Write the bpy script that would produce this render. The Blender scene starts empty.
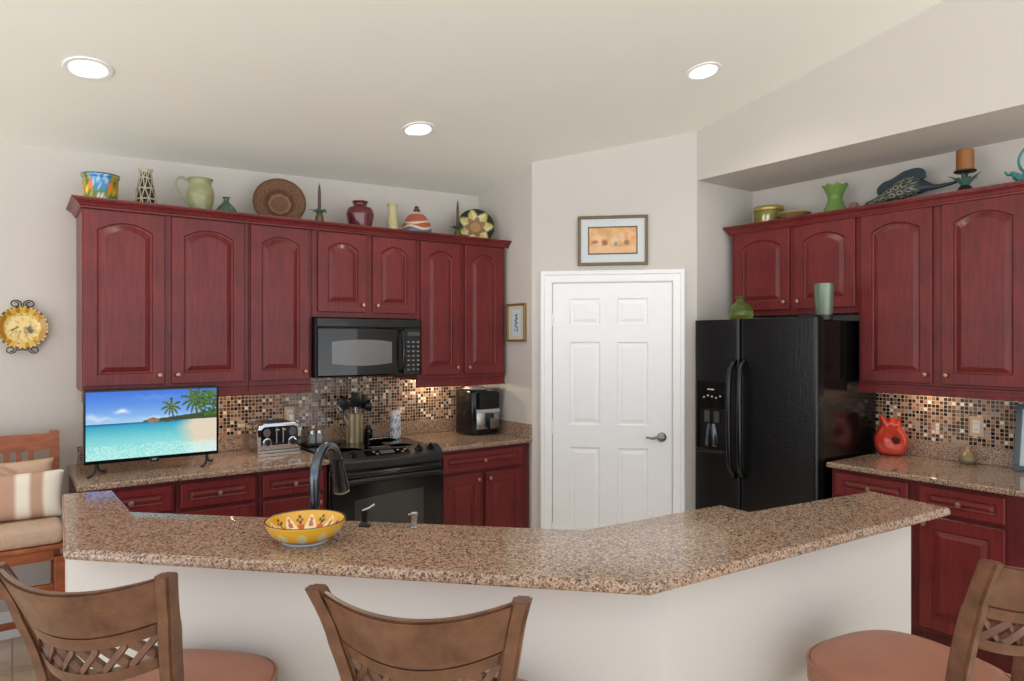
import bpy, bmesh, math, random
from mathutils import Vector, Matrix
random.seed(7)
PI = math.pi
S = bpy.context.scene
COL = S.collection

# ------------------------------------------------------------------ camera, world, exposure
cam_d = bpy.data.cameras.new('camera'); cam = bpy.data.objects.new('camera', cam_d); COL.objects.link(cam)
cam.location = (0, 0, 1.62)
cam.rotation_euler = (PI/2, 0, math.radians(-36))
cam_d.sensor_width = 36; cam_d.lens = 36*688/1024; cam_d.clip_start = 0.05
S.camera = cam
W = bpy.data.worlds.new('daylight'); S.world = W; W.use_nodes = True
_n, _l = W.node_tree.nodes, W.node_tree.links      # pale sky above, extra brightness added below the horizon to light the ceiling
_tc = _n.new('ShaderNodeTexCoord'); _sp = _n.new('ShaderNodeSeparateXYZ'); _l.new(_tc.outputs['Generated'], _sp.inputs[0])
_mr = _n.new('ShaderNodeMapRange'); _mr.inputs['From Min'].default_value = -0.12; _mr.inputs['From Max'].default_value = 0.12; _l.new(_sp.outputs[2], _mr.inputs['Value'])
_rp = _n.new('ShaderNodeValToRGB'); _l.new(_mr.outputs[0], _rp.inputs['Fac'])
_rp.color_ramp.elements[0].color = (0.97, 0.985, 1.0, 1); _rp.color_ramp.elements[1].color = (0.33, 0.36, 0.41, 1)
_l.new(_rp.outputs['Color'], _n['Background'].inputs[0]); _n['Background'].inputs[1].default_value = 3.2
S.view_settings.view_transform = 'Standard'; S.view_settings.look = 'None'
S.view_settings.exposure = 0.0; S.view_settings.gamma = 1.0; S.view_settings.use_curve_mapping = False

# ------------------------------------------------------------------ colour + material helpers
def lin(c):
    o = []
    for v in c[:3]:
        v = v/255.0
        o.append(v/12.92 if v <= 0.04045 else ((v+0.055)/1.055)**2.4)
    return (o[0], o[1], o[2], 1.0)
def newmat(name):
    m = bpy.data.materials.new(name); m.use_nodes = True
    return m, m.node_tree.nodes, m.node_tree.links, m.node_tree.nodes['Principled BSDF']
def mat(name, c, rough=0.5, metal=0.0, var=0.06, scale=12, bump=0.0, bscale=60, coat=0.0, trans=0.0, emit=None, estr=0.0, spec=0.5, ior=1.45):
    m, N, L, P = newmat(name)
    P.inputs['Roughness'].default_value = rough; P.inputs['Metallic'].default_value = metal
    P.inputs['Coat Weight'].default_value = coat; P.inputs['Coat Roughness'].default_value = 0.08
    P.inputs['Transmission Weight'].default_value = trans; P.inputs['Specular IOR Level'].default_value = spec
    P.inputs['IOR'].default_value = ior
    if var > 0:
        tc = N.new('ShaderNodeTexCoord'); nz = N.new('ShaderNodeTexNoise'); nz.inputs['Scale'].default_value = scale; nz.inputs['Detail'].default_value = 4
        L.new(tc.outputs['Object'], nz.inputs['Vector'])
        rp = N.new('ShaderNodeValToRGB'); l = lin(c)
        rp.color_ramp.elements[0].position = 0.3; rp.color_ramp.elements[1].position = 0.7
        rp.color_ramp.elements[0].color = tuple(x*(1-var) for x in l[:3])+(1,)
        rp.color_ramp.elements[1].color = tuple(min(1, x*(1+var)) for x in l[:3])+(1,)
        L.new(nz.outputs['Fac'], rp.inputs['Fac']); L.new(rp.outputs['Color'], P.inputs['Base Color'])
        if bump > 0:
            n2 = N.new('ShaderNodeTexNoise'); n2.inputs['Scale'].default_value = bscale; n2.inputs['Detail'].default_value = 3
            L.new(tc.outputs['Object'], n2.inputs['Vector'])
            b = N.new('ShaderNodeBump'); b.inputs['Strength'].default_value = bump; b.inputs['Distance'].default_value = 0.002
            L.new(n2.outputs['Fac'], b.inputs['Height']); L.new(b.outputs['Normal'], P.inputs['Normal'])
    else:
        P.inputs['Base Color'].default_value = lin(c)
    if emit is not None:
        P.inputs['Emission Color'].default_value = lin(emit); P.inputs['Emission Strength'].default_value = estr
    return m
def wood(name, c0, c1, rough=0.3, sc=(14, 14, 1.2), coat=0.15, bump=0.05):
    m, N, L, P = newmat(name)
    tc = N.new('ShaderNodeTexCoord'); mp = N.new('ShaderNodeMapping'); mp.inputs['Scale'].default_value = sc
    L.new(tc.outputs['Object'], mp.inputs['Vector'])
    n1 = N.new('ShaderNodeTexNoise'); n1.inputs['Scale'].default_value = 4; n1.inputs['Detail'].default_value = 8; n1.inputs['Roughness'].default_value = 0.6
    L.new(mp.outputs['Vector'], n1.inputs['Vector'])
    n2 = N.new('ShaderNodeTexNoise'); n2.inputs['Scale'].default_value = 5; n2.inputs['Detail'].default_value = 2
    L.new(tc.outputs['Object'], n2.inputs['Vector'])
    mx = N.new('ShaderNodeMath'); mx.operation = 'MULTIPLY_ADD'; mx.inputs[1].default_value = 0.65
    sc2 = N.new('ShaderNodeMath'); sc2.operation = 'MULTIPLY'; sc2.inputs[1].default_value = 0.35
    L.new(n2.outputs['Fac'], sc2.inputs[0]); L.new(n1.outputs['Fac'], mx.inputs[0]); L.new(sc2.outputs[0], mx.inputs[2])
    rp = N.new('ShaderNodeValToRGB'); rp.color_ramp.elements[0].position = 0.33; rp.color_ramp.elements[1].position = 0.68
    rp.color_ramp.elements[0].color = lin(c0); rp.color_ramp.elements[1].color = lin(c1)
    L.new(mx.outputs[0], rp.inputs['Fac']); L.new(rp.outputs['Color'], P.inputs['Base Color'])
    P.inputs['Roughness'].default_value = rough; P.inputs['Coat Weight'].default_value = coat; P.inputs['Coat Roughness'].default_value = 0.12; P.inputs['Specular IOR Level'].default_value = 0.36
    b = N.new('ShaderNodeBump'); b.inputs['Strength'].default_value = bump; b.inputs['Distance'].default_value = 0.001
    L.new(n1.outputs['Fac'], b.inputs['Height']); L.new(b.outputs['Normal'], P.inputs['Normal'])
    return m
def granite(name):
    m, N, L, P = newmat(name)
    tc = N.new('ShaderNodeTexCoord')
    v = N.new('ShaderNodeTexVoronoi'); v.inputs['Scale'].default_value = 215
    wn = N.new('ShaderNodeTexNoise'); wn.inputs['Scale'].default_value = 105; wn.inputs['Detail'].default_value = 6; wn.inputs['Roughness'].default_value = 0.7
    big = N.new('ShaderNodeTexNoise'); big.inputs['Scale'].default_value = 5; big.inputs['Detail'].default_value = 3
    for n in (v, wn, big): L.new(tc.outputs['Object'], n.inputs['Vector'])
    sx = N.new('ShaderNodeSeparateColor'); L.new(v.outputs['Color'], sx.inputs['Color'])
    a = N.new('ShaderNodeMath'); a.operation = 'MULTIPLY_ADD'; a.inputs[1].default_value = 0.5
    b = N.new('ShaderNodeMath'); b.operation = 'MULTIPLY_ADD'; b.inputs[1].default_value = 0.45
    c = N.new('ShaderNodeMath'); c.operation = 'MULTIPLY'; c.inputs[1].default_value = 0.12
    L.new(big.outputs['Fac'], c.inputs[0]); L.new(wn.outputs['Fac'], b.inputs[0]); L.new(c.outputs[0], b.inputs[2])
    L.new(sx.outputs[0], a.inputs[0]); L.new(b.outputs[0], a.inputs[2])
    rp = N.new('ShaderNodeValToRGB'); cr = rp.color_ramp
    cr.elements[0].position = 0.22; cr.elements[0].color = lin((58, 45, 40))
    cr.elements[1].position = 0.82; cr.elements[1].color = lin((194, 170, 148))
    for p, q in ((0.36, (104, 82, 68)), (0.5, (154, 126, 106)), (0.66, (174, 146, 124))):
        e = cr.elements.new(p); e.color = lin(q)
    L.new(a.outputs[0], rp.inputs['Fac']); L.new(rp.outputs['Color'], P.inputs['Base Color'])
    P.inputs['Roughness'].default_value = 0.085; P.inputs['Specular IOR Level'].default_value = 0.55
    return m
def mosaic(name):
    m, N, L, P = newmat(name)
    tc = N.new('ShaderNodeTexCoord'); sp = N.new('ShaderNodeSeparateXYZ'); L.new(tc.outputs['Object'], sp.inputs[0])
    def M(op, a, b=None):
        n = N.new('ShaderNodeMath'); n.operation = op
        for i, q in enumerate((a, b)):
            if q is None: continue
            if isinstance(q, (int, float)): n.inputs[i].default_value = q
            else: L.new(q, n.inputs[i])
        return n.outputs[0]
    T = 0.0222
    u = M('DIVIDE', M('ADD', sp.outputs[0], 10.0), T); v = M('DIVIDE', sp.outputs[2], T)
    cb = N.new('ShaderNodeCombineXYZ'); L.new(M('FLOOR', u), cb.inputs[0]); L.new(M('FLOOR', v), cb.inputs[1])
    wn = N.new('ShaderNodeTexWhiteNoise'); wn.noise_dimensions = '2D'; L.new(cb.outputs[0], wn.inputs['Vector'])
    rp = N.new('ShaderNodeValToRGB'); cr = rp.color_ramp; cr.interpolation = 'CONSTANT'
    cols = [(0, (22, 18, 18)), (0.24, (62, 42, 33)), (0.40, (120, 84, 62)), (0.54, (158, 120, 94)), (0.68, (96, 66, 50)), (0.78, (176, 146, 120)), (0.87, (232, 220, 204)), (0.96, (150, 150, 156))]
    cr.elements[0].position = 0; cr.elements[0].color = lin(cols[0][1]); cr.elements[1].position = cols[1][0]; cr.elements[1].color = lin(cols[1][1])
    for p, q in cols[2:]:
        e = cr.elements.new(p); e.color = lin(q)
    L.new(wn.outputs['Value'], rp.inputs['Fac'])
    fu = M('ABSOLUTE', M('SUBTRACT', M('FRACT', u), 0.5)); fv = M('ABSOLUTE', M('SUBTRACT', M('FRACT', v), 0.5))
    g = M('GREATER_THAN', M('MAXIMUM', fu, fv), 0.41)
    mx = N.new('ShaderNodeMix'); mx.data_type = 'RGBA'; L.new(g, mx.inputs['Factor']); L.new(rp.outputs['Color'], mx.inputs['A']); mx.inputs['B'].default_value = lin((176, 160, 142))
    L.new(mx.outputs['Result'], P.inputs['Base Color'])
    r = M('ADD', M('MULTIPLY', g, 0.5), 0.14); L.new(r, P.inputs['Roughness'])
    b = N.new('ShaderNodeBump'); b.invert = True; b.inputs['Strength'].default_value = 0.5; b.inputs['Distance'].default_value = 0.002
    L.new(g, b.inputs['Height']); L.new(b.outputs['Normal'], P.inputs['Normal'])
    return m
def tilefloor(name):
    m, N, L, P = newmat(name)
    tc = N.new('ShaderNodeTexCoord'); br = N.new('ShaderNodeTexBrick'); br.offset = 0.0
    br.inputs['Scale'].default_value = 1.0; br.inputs['Mortar Size'].default_value = 0.004; br.inputs['Brick Width'].default_value = 0.46; br.inputs['Row Height'].default_value = 0.46
    nz = N.new('ShaderNodeTexNoise'); nz.inputs['Scale'].default_value = 3.5; nz.inputs['Detail'].default_value = 6; nz.inputs['Distortion'].default_value = 0.6
    L.new(tc.outputs['Object'], br.inputs['Vector']); L.new(tc.outputs['Object'], nz.inputs['Vector'])
    rp = N.new('ShaderNodeValToRGB'); rp.color_ramp.elements[0].position = 0.32; rp.color_ramp.elements[1].position = 0.7
    rp.color_ramp.elements[0].color = lin((200, 170, 138)); rp.color_ramp.elements[1].color = lin((240, 222, 196))
    L.new(nz.outputs['Fac'], rp.inputs['Fac']); L.new(rp.outputs['Color'], br.inputs['Color1']); L.new(rp.outputs['Color'], br.inputs['Color2'])
    br.inputs['Mortar'].default_value = lin((168, 146, 122)); L.new(br.outputs['Color'], P.inputs['Base Color'])
    P.inputs['Roughness'].default_value = 0.35
    return m
def painted(name, rough=0.4, coat=0.0, trans=0.0, emit=0.0, metal=0.0, bump=0.0):
    m, N, L, P = newmat(name)
    at = N.new('ShaderNodeAttribute'); at.attribute_name = 'glaze'
    P.inputs['Roughness'].default_value = rough; P.inputs['Coat Weight'].default_value = coat; P.inputs['Metallic'].default_value = metal
    P.inputs['Transmission Weight'].default_value = trans
    if emit > 0:
        P.inputs['Base Color'].default_value = (0.01, 0.01, 0.01, 1)
        L.new(at.outputs['Color'], P.inputs['Emission Color']); P.inputs['Emission Strength'].default_value = emit
    else:
        L.new(at.outputs['Color'], P.inputs['Base Color'])
    if bump > 0:
        nz = N.new('ShaderNodeTexNoise'); nz.inputs['Scale'].default_value = 120; b = N.new('ShaderNodeBump'); b.inputs['Strength'].default_value = bump; b.inputs['Distance'].default_value = 0.003
        L.new(nz.outputs['Fac'], b.inputs['Height']); L.new(b.outputs['Normal'], P.inputs['Normal'])
    return m

M_WALL = mat('wall_paint', (203, 197, 189), 0.75, var=0.015, scale=2, bump=0.15, bscale=90)
M_CEIL = mat('ceiling_paint', (240, 241, 232), 0.85, var=0.01, scale=2, bump=0.1, bscale=80)
M_TRIM = mat('white_trim_paint', (243, 243, 244), 0.35, var=0.01)
M_FLOOR = tilefloor('travertine_tile')
M_CHERRY = wood('cherry_wood', (86, 26, 27), (124, 42, 42), 0.35, coat=0.05)
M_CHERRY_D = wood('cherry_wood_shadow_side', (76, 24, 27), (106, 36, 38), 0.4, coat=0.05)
M_GRAN = granite('brown_granite')
M_TILE = mosaic('mosaic_tile')
M_BLACK = mat('black_enamel', (14, 14, 15), 0.16, var=0.05)
M_BLACKM = mat('black_plastic', (22, 22, 24), 0.4, var=0.05)
M_BGLASS = mat('black_glass', (8, 8, 9), 0.05, var=0.0, spec=0.6)
M_OVENGL = mat('oven_window_glass', (66, 66, 64), 0.12, var=0.03)
M_FRIDGE = mat('textured_black_enamel', (13, 15, 17), 0.30, var=0.3, scale=40, bump=1.0, bscale=55)
M_STEEL = mat('brushed_steel', (176, 176, 174), 0.25, metal=1.0, var=0.06, scale=40)
M_CHROME = mat('chrome', (200, 202, 205), 0.08, metal=1.0, var=0.0)
M_DSTEEL = mat('dark_steel', (92, 98, 106), 0.2, metal=1.0, var=0.05)
M_BRASS = mat('antique_knob_metal', (186, 146, 122), 0.3, metal=0.85, var=0.06)
M_NICKEL = mat('satin_nickel', (140, 140, 140), 0.25, metal=1.0, var=0.04)
M_STOOLW = wood('walnut_stool_wood', (74, 46, 33), (120, 82, 58), 0.36, sc=(6, 6, 6), coat=0.2)
M_SEAT = mat('brown_leatherette', (158, 104, 84), 0.42, var=0.1, scale=7, bump=0.12, bscale=240)
M_BENCHW = wood('reddish_oak', (118, 58, 30), (178, 100, 56), 0.4, sc=(3, 12, 12))
M_IRON = mat('wrought_iron', (58, 52, 46), 0.45, metal=0.6, var=0.1)
M_WHITEPL = mat('white_plastic', (226, 222, 214), 0.35, var=0.01)
M_BEIGEF = mat('beige_fabric', (196, 166, 144), 0.9, var=0.06, scale=60, bump=0.4, bscale=300)

# ------------------------------------------------------------------ mesh helpers
def NB(): return bmesh.new()
def box(bm, x0, x1, y0, y1, z0, z1, bev=0.0, seg=2):
    c = [bm.verts.new(p) for p in ((x0,y0,z0),(x1,y0,z0),(x1,y1,z0),(x0,y1,z0),(x0,y0,z1),(x1,y0,z1),(x1,y1,z1),(x0,y1,z1))]
    fs = [bm.faces.new([c[i] for i in f]) for f in ((3,2,1,0),(4,5,6,7),(0,1,5,4),(1,2,6,5),(2,3,7,6),(3,0,4,7))]
    if bev > 0:
        es = list({e for f in fs for e in f.edges})
        bmesh.ops.bevel(bm, geom=es, offset=bev, segments=seg, affect='EDGES', profile=0.5)
    return bm
def prism(bm, poly, z0, z1, bev=0.0, seg=3):
    a = 0
    for i in range(len(poly)):
        p, q = poly[i], poly[(i+1) % len(poly)]; a += p[0]*q[1]-q[0]*p[1]
    if a < 0: poly = list(reversed(poly))
    lo = [bm.verts.new((x, y, z0)) for x, y in poly]; hi = [bm.verts.new((x, y, z1)) for x, y in poly]
    n = len(poly)
    fs = [bm.faces.new(list(reversed(lo))), bm.faces.new(hi)]
    for i in range(n):
        bm.faces.new([lo[i], lo[(i+1) % n], hi[(i+1) % n], hi[i]])
    if bev > 0:
        es = list({e for f in fs for e in f.edges})
        bmesh.ops.bevel(bm, geom=es, offset=bev, segments=seg, affect='EDGES', profile=0.5)
    return bm
def prism_xz(bm, poly, y0, y1, bev=0.0, seg=2):
    t = NB(); prism(t, [(x, z) for x, z in poly], 0, 1, 0)
    for v in t.verts:
        x, z, k = v.co; v.co = (x, y1+(y0-y1)*k, z)
    if bev > 0:
        es = [e for e in t.edges if abs(e.verts[0].co.y-e.verts[1].co.y) < 1e-6]
        bmesh.ops.bevel(t, geom=es, offset=bev, segments=seg, affect='EDGES', profile=0.5)
    merge(bm, t); return bm
def merge(bm, t, mtx=None):
    if mtx is not None: bmesh.ops.transform(t, matrix=mtx, verts=t.verts)
    me = bpy.data.meshes.new('tmp'); t.to_mesh(me); t.free(); bm.from_mesh(me); bpy.data.meshes.remove(me)
def lathe(bm, prof, seg=32, c=(0, 0, 0), mtx=None, sub=1):
    t = NB()
    if sub > 1:
        q = []
        for i in range(len(prof)-1):
            for k in range(sub):
                f = k/sub; q.append((prof[i][0]*(1-f)+prof[i+1][0]*f, prof[i][1]*(1-f)+prof[i+1][1]*f))
        prof = q+[prof[-1]]
    rings = []
    for r, z in prof:
        if r < 1e-6: rings.append([t.verts.new((0, 0, z))])
        else: rings.append([t.verts.new((r*math.cos(2*PI*i/seg), r*math.sin(2*PI*i/seg), z)) for i in range(seg)])
    for a, b in zip(rings[:-1], rings[1:]):
        for i in range(seg):
            j = (i+1) % seg
            if len(a) == 1 and len(b) == 1: continue
            if len(a) == 1: t.faces.new([a[0], b[j], b[i]])
            elif len(b) == 1: t.faces.new([a[i], a[j], b[0]])
            else: t.faces.new([a[i], a[j], b[j], b[i]])
    for k in (0, -1):
        if len(rings[k]) > 1: t.faces.new(rings[k] if k else list(reversed(rings[k])))
    bmesh.ops.recalc_face_normals(t, faces=t.faces)
    m = Matrix.Translation(c) if mtx is None else mtx
    merge(bm, t, m); return bm
def spline(pts, n=8):
    pts = [Vector(p) for p in pts]; out = []
    P = [pts[0]*2-pts[1]]+pts+[pts[-1]*2-pts[-2]]
    for i in range(1, len(P)-2):
        for k in range(n):
            t = k/n; a, b, c, d = P[i-1], P[i], P[i+1], P[i+2]
            out.append(0.5*((2*b)+(c-a)*t+(2*a-5*b+4*c-d)*t*t+(3*b-a-3*c+d)*t**3))
    out.append(pts[-1]); return out
def smoothprof(prof, n=5):
    return [(max(0, v.x), v.y) for v in spline([(r, z, 0) for r, z in prof], n)]
def tube(bm, pts, r, seg=10, caps=True, flat=None):
    pts = [Vector(p) for p in pts]; n = len(pts)
    rs = r if isinstance(r, (list, tuple)) else [r]*n
    up = None; rings = []
    for i, p in enumerate(pts):
        d = (pts[min(i+1, n-1)]-pts[max(i-1, 0)]).normalized()
        if up is None:
            up = Vector((0, 0, 1)) if abs(d.z) < 0.9 else Vector((1, 0, 0))
        s = d.cross(up).normalized(); up = s.cross(d).normalized()
        rings.append([bm.verts.new(p+(s*math.cos(2*PI*k/seg)+up*math.sin(2*PI*k/seg)*(flat or 1))*rs[i]) for k in range(seg)])
    for a, b in zip(rings[:-1], rings[1:]):
        for k in range(seg):
            bm.faces.new([a[k], a[(k+1) % seg], b[(k+1) % seg], b[k]])
    if caps:
        bm.faces.new(list(reversed(rings[0]))); bm.faces.new(rings[-1])
    return bm
def sweep_rect(bm, pts, wx, wy):
    rings = []
    for i, p in enumerate(pts):
        a = wx[i] if isinstance(wx, (list, tuple)) else wx; b = wy[i] if isinstance(wy, (list, tuple)) else wy
        rings.append([bm.verts.new((p[0]+sx*a/2, p[1]+sy*b/2, p[2])) for sx, sy in ((-1,-1),(1,-1),(1,1),(-1,1))])
    for a, b in zip(rings[:-1], rings[1:]):
        for k in range(4): bm.faces.new([a[k], a[(k+1) % 4], b[(k+1) % 4], b[k]])
    bm.faces.new(list(reversed(rings[0]))); bm.faces.new(rings[-1])
    bmesh.ops.recalc_face_normals(bm, faces=bm.faces)
    return bm
def obj(name, bm, m, parent=None, smooth=0, recalc=False):
    if recalc: bmesh.ops.recalc_face_normals(bm, faces=bm.faces)
    me = bpy.data.meshes.new(name); bm.to_mesh(me); bm.free()
    if m is not None: me.materials.append(m)
    if smooth:
        me.polygons.foreach_set('use_smooth', [True]*len(me.polygons)); me.set_sharp_from_angle(angle=math.radians(smooth))
    o = bpy.data.objects.new(name, me); COL.objects.link(o)
    if parent is not None: o.parent = parent
    return o
def glaze(o, fn):
    me = o.data; at = me.color_attributes.new('glaze', 'FLOAT_COLOR', 'POINT')
    for i, v in enumerate(me.vertices): at.data[i].color = lin(fn(v.co))
    return o
def glaze_faces(o, fn):
    me = o.data; at = me.color_attributes.new('glaze', 'FLOAT_COLOR', 'CORNER')
    for p in me.polygons:
        c = lin(fn(p.center))
        for li in p.loop_indices: at.data[li].color = c
    return o
def tag(o, label, cat, group=None, kind=None):
    o['label'] = label; o['category'] = cat
    if group: o['group'] = group
    if kind: o['kind'] = kind
    return o
def thing(name, label, cat, loc=(0, 0, 0), rz=0, group=None):
    o = bpy.data.objects.new(name, None); o.empty_display_size = 0.05; COL.objects.link(o)
    o.location = loc; o.rotation_euler = (0, 0, rz)
    return tag(o, label, cat, group)
def struct(name, bm, m, label=None, parent=None, smooth=0):
    o = obj(name, bm, m, parent, smooth)
    if parent is None:
        o['kind'] = 'structure'; o['category'] = name.split('_')[0]
        o['label'] = label
    return o
def copy_tree(o, parent=None):
    c = o.copy(); COL.objects.link(c)
    if parent is not None: c.parent = parent
    for ch in list(o.children): copy_tree(ch, c)
    return c
def mixc(a, b, t):
    t = max(0, min(1, t)); return tuple(a[i]*(1-t)+b[i]*t for i in range(3))
def hsh(*k):
    return random.Random(str(k)).random()

# ------------------------------------------------------------------ room geometry constants
YW = 4.64          # back wall plane
XW = 4.50          # right wall plane
SX = 3.04          # pantry side wall plane
DA, DB = (3.04, 3.94), (3.86, 3.12)   # diagonal pantry wall
def ceil_z(x, y): return 3.525+0.03*x-0.18*y

# ------------------------------------------------------------------ setting
b = NB(); box(b, -3.2, 5.0, -2.4, 5.2, -0.1, 0); struct('floor', b, M_FLOOR, 'beige travertine tile floor')
b = NB()
vs = [b.verts.new((x, y, ceil_z(x, y)+dz)) for dz in (0, 0.12) for x, y in ((-3.2, -2.4), (5, -2.4), (5, 4.9), (-3.2, 4.9))]
for f in ((3,2,1,0),(4,5,6,7),(0,1,5,4),(1,2,6,5),(2,3,7,6),(3,0,4,7)): b.faces.new([vs[i] for i in f])
struct('ceiling', b, M_CEIL, 'pale vaulted ceiling sloping up from the back wall')
def wall_quad(name, p, q, z0, top, label, thick=0.12, m=M_WALL):
    """wall from p to q (its room face), thickness away from the room on the left of p->q"""
    d = Vector((q[0]-p[0], q[1]-p[1])).normalized(); n = Vector((-d.y, d.x))*thick
    pts = [p, q, (q[0]+n.x, q[1]+n.y), (p[0]+n.x, p[1]+n.y)]
    b = NB(); lo = [b.verts.new((x, y, z0)) for x, y in pts]
    hi = [b.verts.new((x, y, top if top else ceil_z(x, y)+0.05)) for x, y in pts]
    b.faces.new(list(reversed(lo))); b.faces.new(hi)
    for i in range(4): b.faces.new([lo[i], lo[(i+1) % 4], hi[(i+1) % 4], hi[i]])
    bmesh.ops.recalc_face_normals(b, faces=b.faces)
    return struct(name, b, m, label)
wall_quad('wall_back', (-3.2, YW), (SX+0.1, YW), 0, None, 'greige back wall behind the long cabinet run')
wall_quad('wall_pantry_side', (SX, YW), (SX, DA[1]), 0, None, 'short greige wall holding the small framed print', 0.10)
wall_quad('wall_pantry', DA, DB, 0, None, 'angled greige wall around the white pantry door', 0.10)
wall_quad('wall_niche_side', DB, (XW+0.1, DB[1]), 0, None, 'greige wall beside the refrigerator', 0.10)
wall_quad('wall_right', (XW, DB[1]), (XW, -2.4), 0, None, 'greige right wall behind the refrigerator and counter')
# soffit above the niche
b = NB()
pts = [(DB[0], DB[1]), (DB[0], -2.4), (XW, -2.4), (XW, DB[1])]
lo = [b.verts.new((x, y, 2.735)) for x, y in pts]; hi = [b.verts.new((x, y, ceil_z(x, y)+0.04)) for x, y in pts]
b.faces.new(list(reversed(lo))); b.faces.new(hi)
for i in range(4): b.faces.new([lo[i], lo[(i+1) % 4], hi[(i+1) % 4], hi[i]])
bmesh.ops.recalc_face_normals(b, faces=b.faces)
struct('wall_soffit', b, M_WALL, 'greige soffit wall over the cabinet niche')
b = NB(); box(b, -3.2, 0.24, YW-0.016, YW, 0, 0.15, 0.004); struct('baseboard_back', b, M_TRIM, 'white baseboard along the back wall')
b = NB(); box(b, XW-0.016, XW, -2.4, 1.18, 0, 0.13, 0.004); struct('baseboard_right', b, M_TRIM, 'white baseboard along the right wall')
# mosaic splash areas
t = NB(); box(t, 0, 2.67, -0.008, 0, 0, 0.72); o = struct('wall_tile_back', t, M_TILE, 'brown and cream mosaic tile on the back wall'); o.location = (0.365, YW, 1.014)
t = NB(); box(t, 0, 1.07, -0.008, 0, 0, 0.36); o = struct('wall_tile_right', t, M_TILE, 'brown and cream mosaic tile on the right wall'); o.location = (XW, 2.24, 1.014); o.rotation_euler = (0, 0, -PI/2)
# half wall under the raised bar
b = NB()
prism(b, [(0.128, 2.302), (1.286, 1.134), (2.45, 1.085), (2.46, 1.215), (1.36, 1.262), (0.265, 2.36), (0.265, 2.895), (0.152, 2.905)], 0, 1.04)
struct('wall_half', b, M_WALL, 'greige half wall carrying the raised bar')

# pantry door (local frame: x along the diagonal wall, -y into the room)
door = bpy.data.objects.new('door_1', None); COL.objects.link(door); door['kind'] = 'structure'; door['label'] = 'white six panel pantry door'; door['category'] = 'door'
door.location = (DA[0], DA[1], 0); door.rotation_euler = (0, 0, -PI/4); door.scale = (0.985, 1, 1)
def sixpanel():
    bm = NB(); x0, x1, z0, z1, t = 0.156, 1.002, 0.01, 2.027, 0.012
    xs = [x0, 0.278, 0.498, 0.618, 0.838, x1]; zs = [z0, 0.24, 0.86, 1.02, 1.61, 1.73, 1.92, z1]
    g = [[bm.verts.new((x, -t, z)) for x in xs] for z in zs]
    for i in range(len(zs)-1):
        for j in range(len(xs)-1):
            if i in (1, 3, 5) and j in (1, 3):
                ring = [g[i][j], g[i][j+1], g[i+1][j+1], g[i+1][j]]
                X0, X1, Z0, Z1 = xs[j], xs[j+1], zs[i], zs[i+1]
                for d, yy in ((0.010, -t+0.009), (0.022, -t+0.009), (0.042, -t+0.002)):
                    r2 = [bm.verts.new(p) for p in ((X0+d, yy, Z0+d), (X1-d, yy, Z0+d), (X1-d, yy, Z1-d), (X0+d, yy, Z1-d))]
                    for k in range(4): bm.faces.new([ring[k], ring[(k+1) % 4], r2[(k+1) % 4], r2[k]])
                    ring = r2
                bm.faces.new(ring)
            else: bm.faces.new([g[i][j], g[i][j+1], g[i+1][j+1], g[i+1][j]])
    r = [bm.verts.new(p) for p in ((x0, 0, z0), (x1, 0, z0), (x1, 0, z1), (x0, 0, z1))]
    bm.faces.new([g[0][j] for j in range(6)][::-1]+[r[0], r[1]]); bm.faces.new([g[-1][j] for j in range(6)]+[r[2], r[3]])
    bm.faces.new([g[i][0] for i in range(8)]+[r[3], r[0]]); bm.faces.new([g[i][-1] for i in range(8)][::-1]+[r[1], r[2]])
    bmesh.ops.recalc_face_normals(bm, faces=bm.faces)
    return bm
obj('door_panel', sixpanel(), M_TRIM, door)
hd = NB(); lathe(hd, [(0, 0), (0.033, 0), (0.034, 0.004), (0.028, 0.012), (0.014, 0.016), (0.012, 0.045), (0, 0.047)], 24, mtx=Matrix.Translation((0.932, -0.012, 0.943)) @ Matrix.Rotation(PI/2, 4, 'X'))
tube(hd, spline([(0.934, -0.052, 0.943), (0.90, -0.058, 0.947), (0.865, -0.058, 0.938), (0.835, -0.055, 0.944), (0.822, -0.052, 0.940)], 6), [0.010]*8+[0.0085]*8+[0.007]*9, 10)
obj('door_handle', hd, M_NICKEL, door, 40)
for z in (0.27, 1.0, 1.77):
    hb = NB(); tube(hb, [(0.152, -0.014, z-0.045), (0.152, -0.014, z+0.045)], 0.007, 8); box(hb, 0.156, 0.168, -0.0135, -0.0115, z-0.04, z+0.04); obj('hinge', hb, M_TRIM, door)

# ------------------------------------------------------------------ cabinets
def panel_front(bm, w, h, t=0.02, fr=0.06, arch=0.0, bevw=0.026):
    K = 14 if arch > 0 else 1
    def ring(ins, y, a):
        zt = h-ins-a; p = [(ins, y, ins), (w-ins, y, ins)]
        for k in range(K+1):
            u = k/K; x = (w-ins)+(ins-(w-ins))*u
            p.append((x, y, zt+a*(1-(2*u-1)**2)))
        return [bm.verts.new(q) for q in p]
    spec = [(0, 0, 0), (0, -t+0.003, 0), (0.003, -t, 0), (fr, -t, arch), (fr+0.004, -t+0.010, arch), (fr+0.012, -t+0.012, arch), (fr+0.012+bevw, -t+0.002, arch)]
    rings = [ring(*s) for s in spec]
    for a, c in zip(rings[:-1], rings[1:]):
        n = len(a)
        for i in range(n): bm.faces.new([a[i], a[(i+1) % n], c[(i+1) % n], c[i]])
    bm.faces.new(rings[-1]); bm.faces.new(list(reversed(rings[0])))
    bmesh.ops.recalc_face_normals(bm, faces=bm.faces)
    return bm
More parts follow.
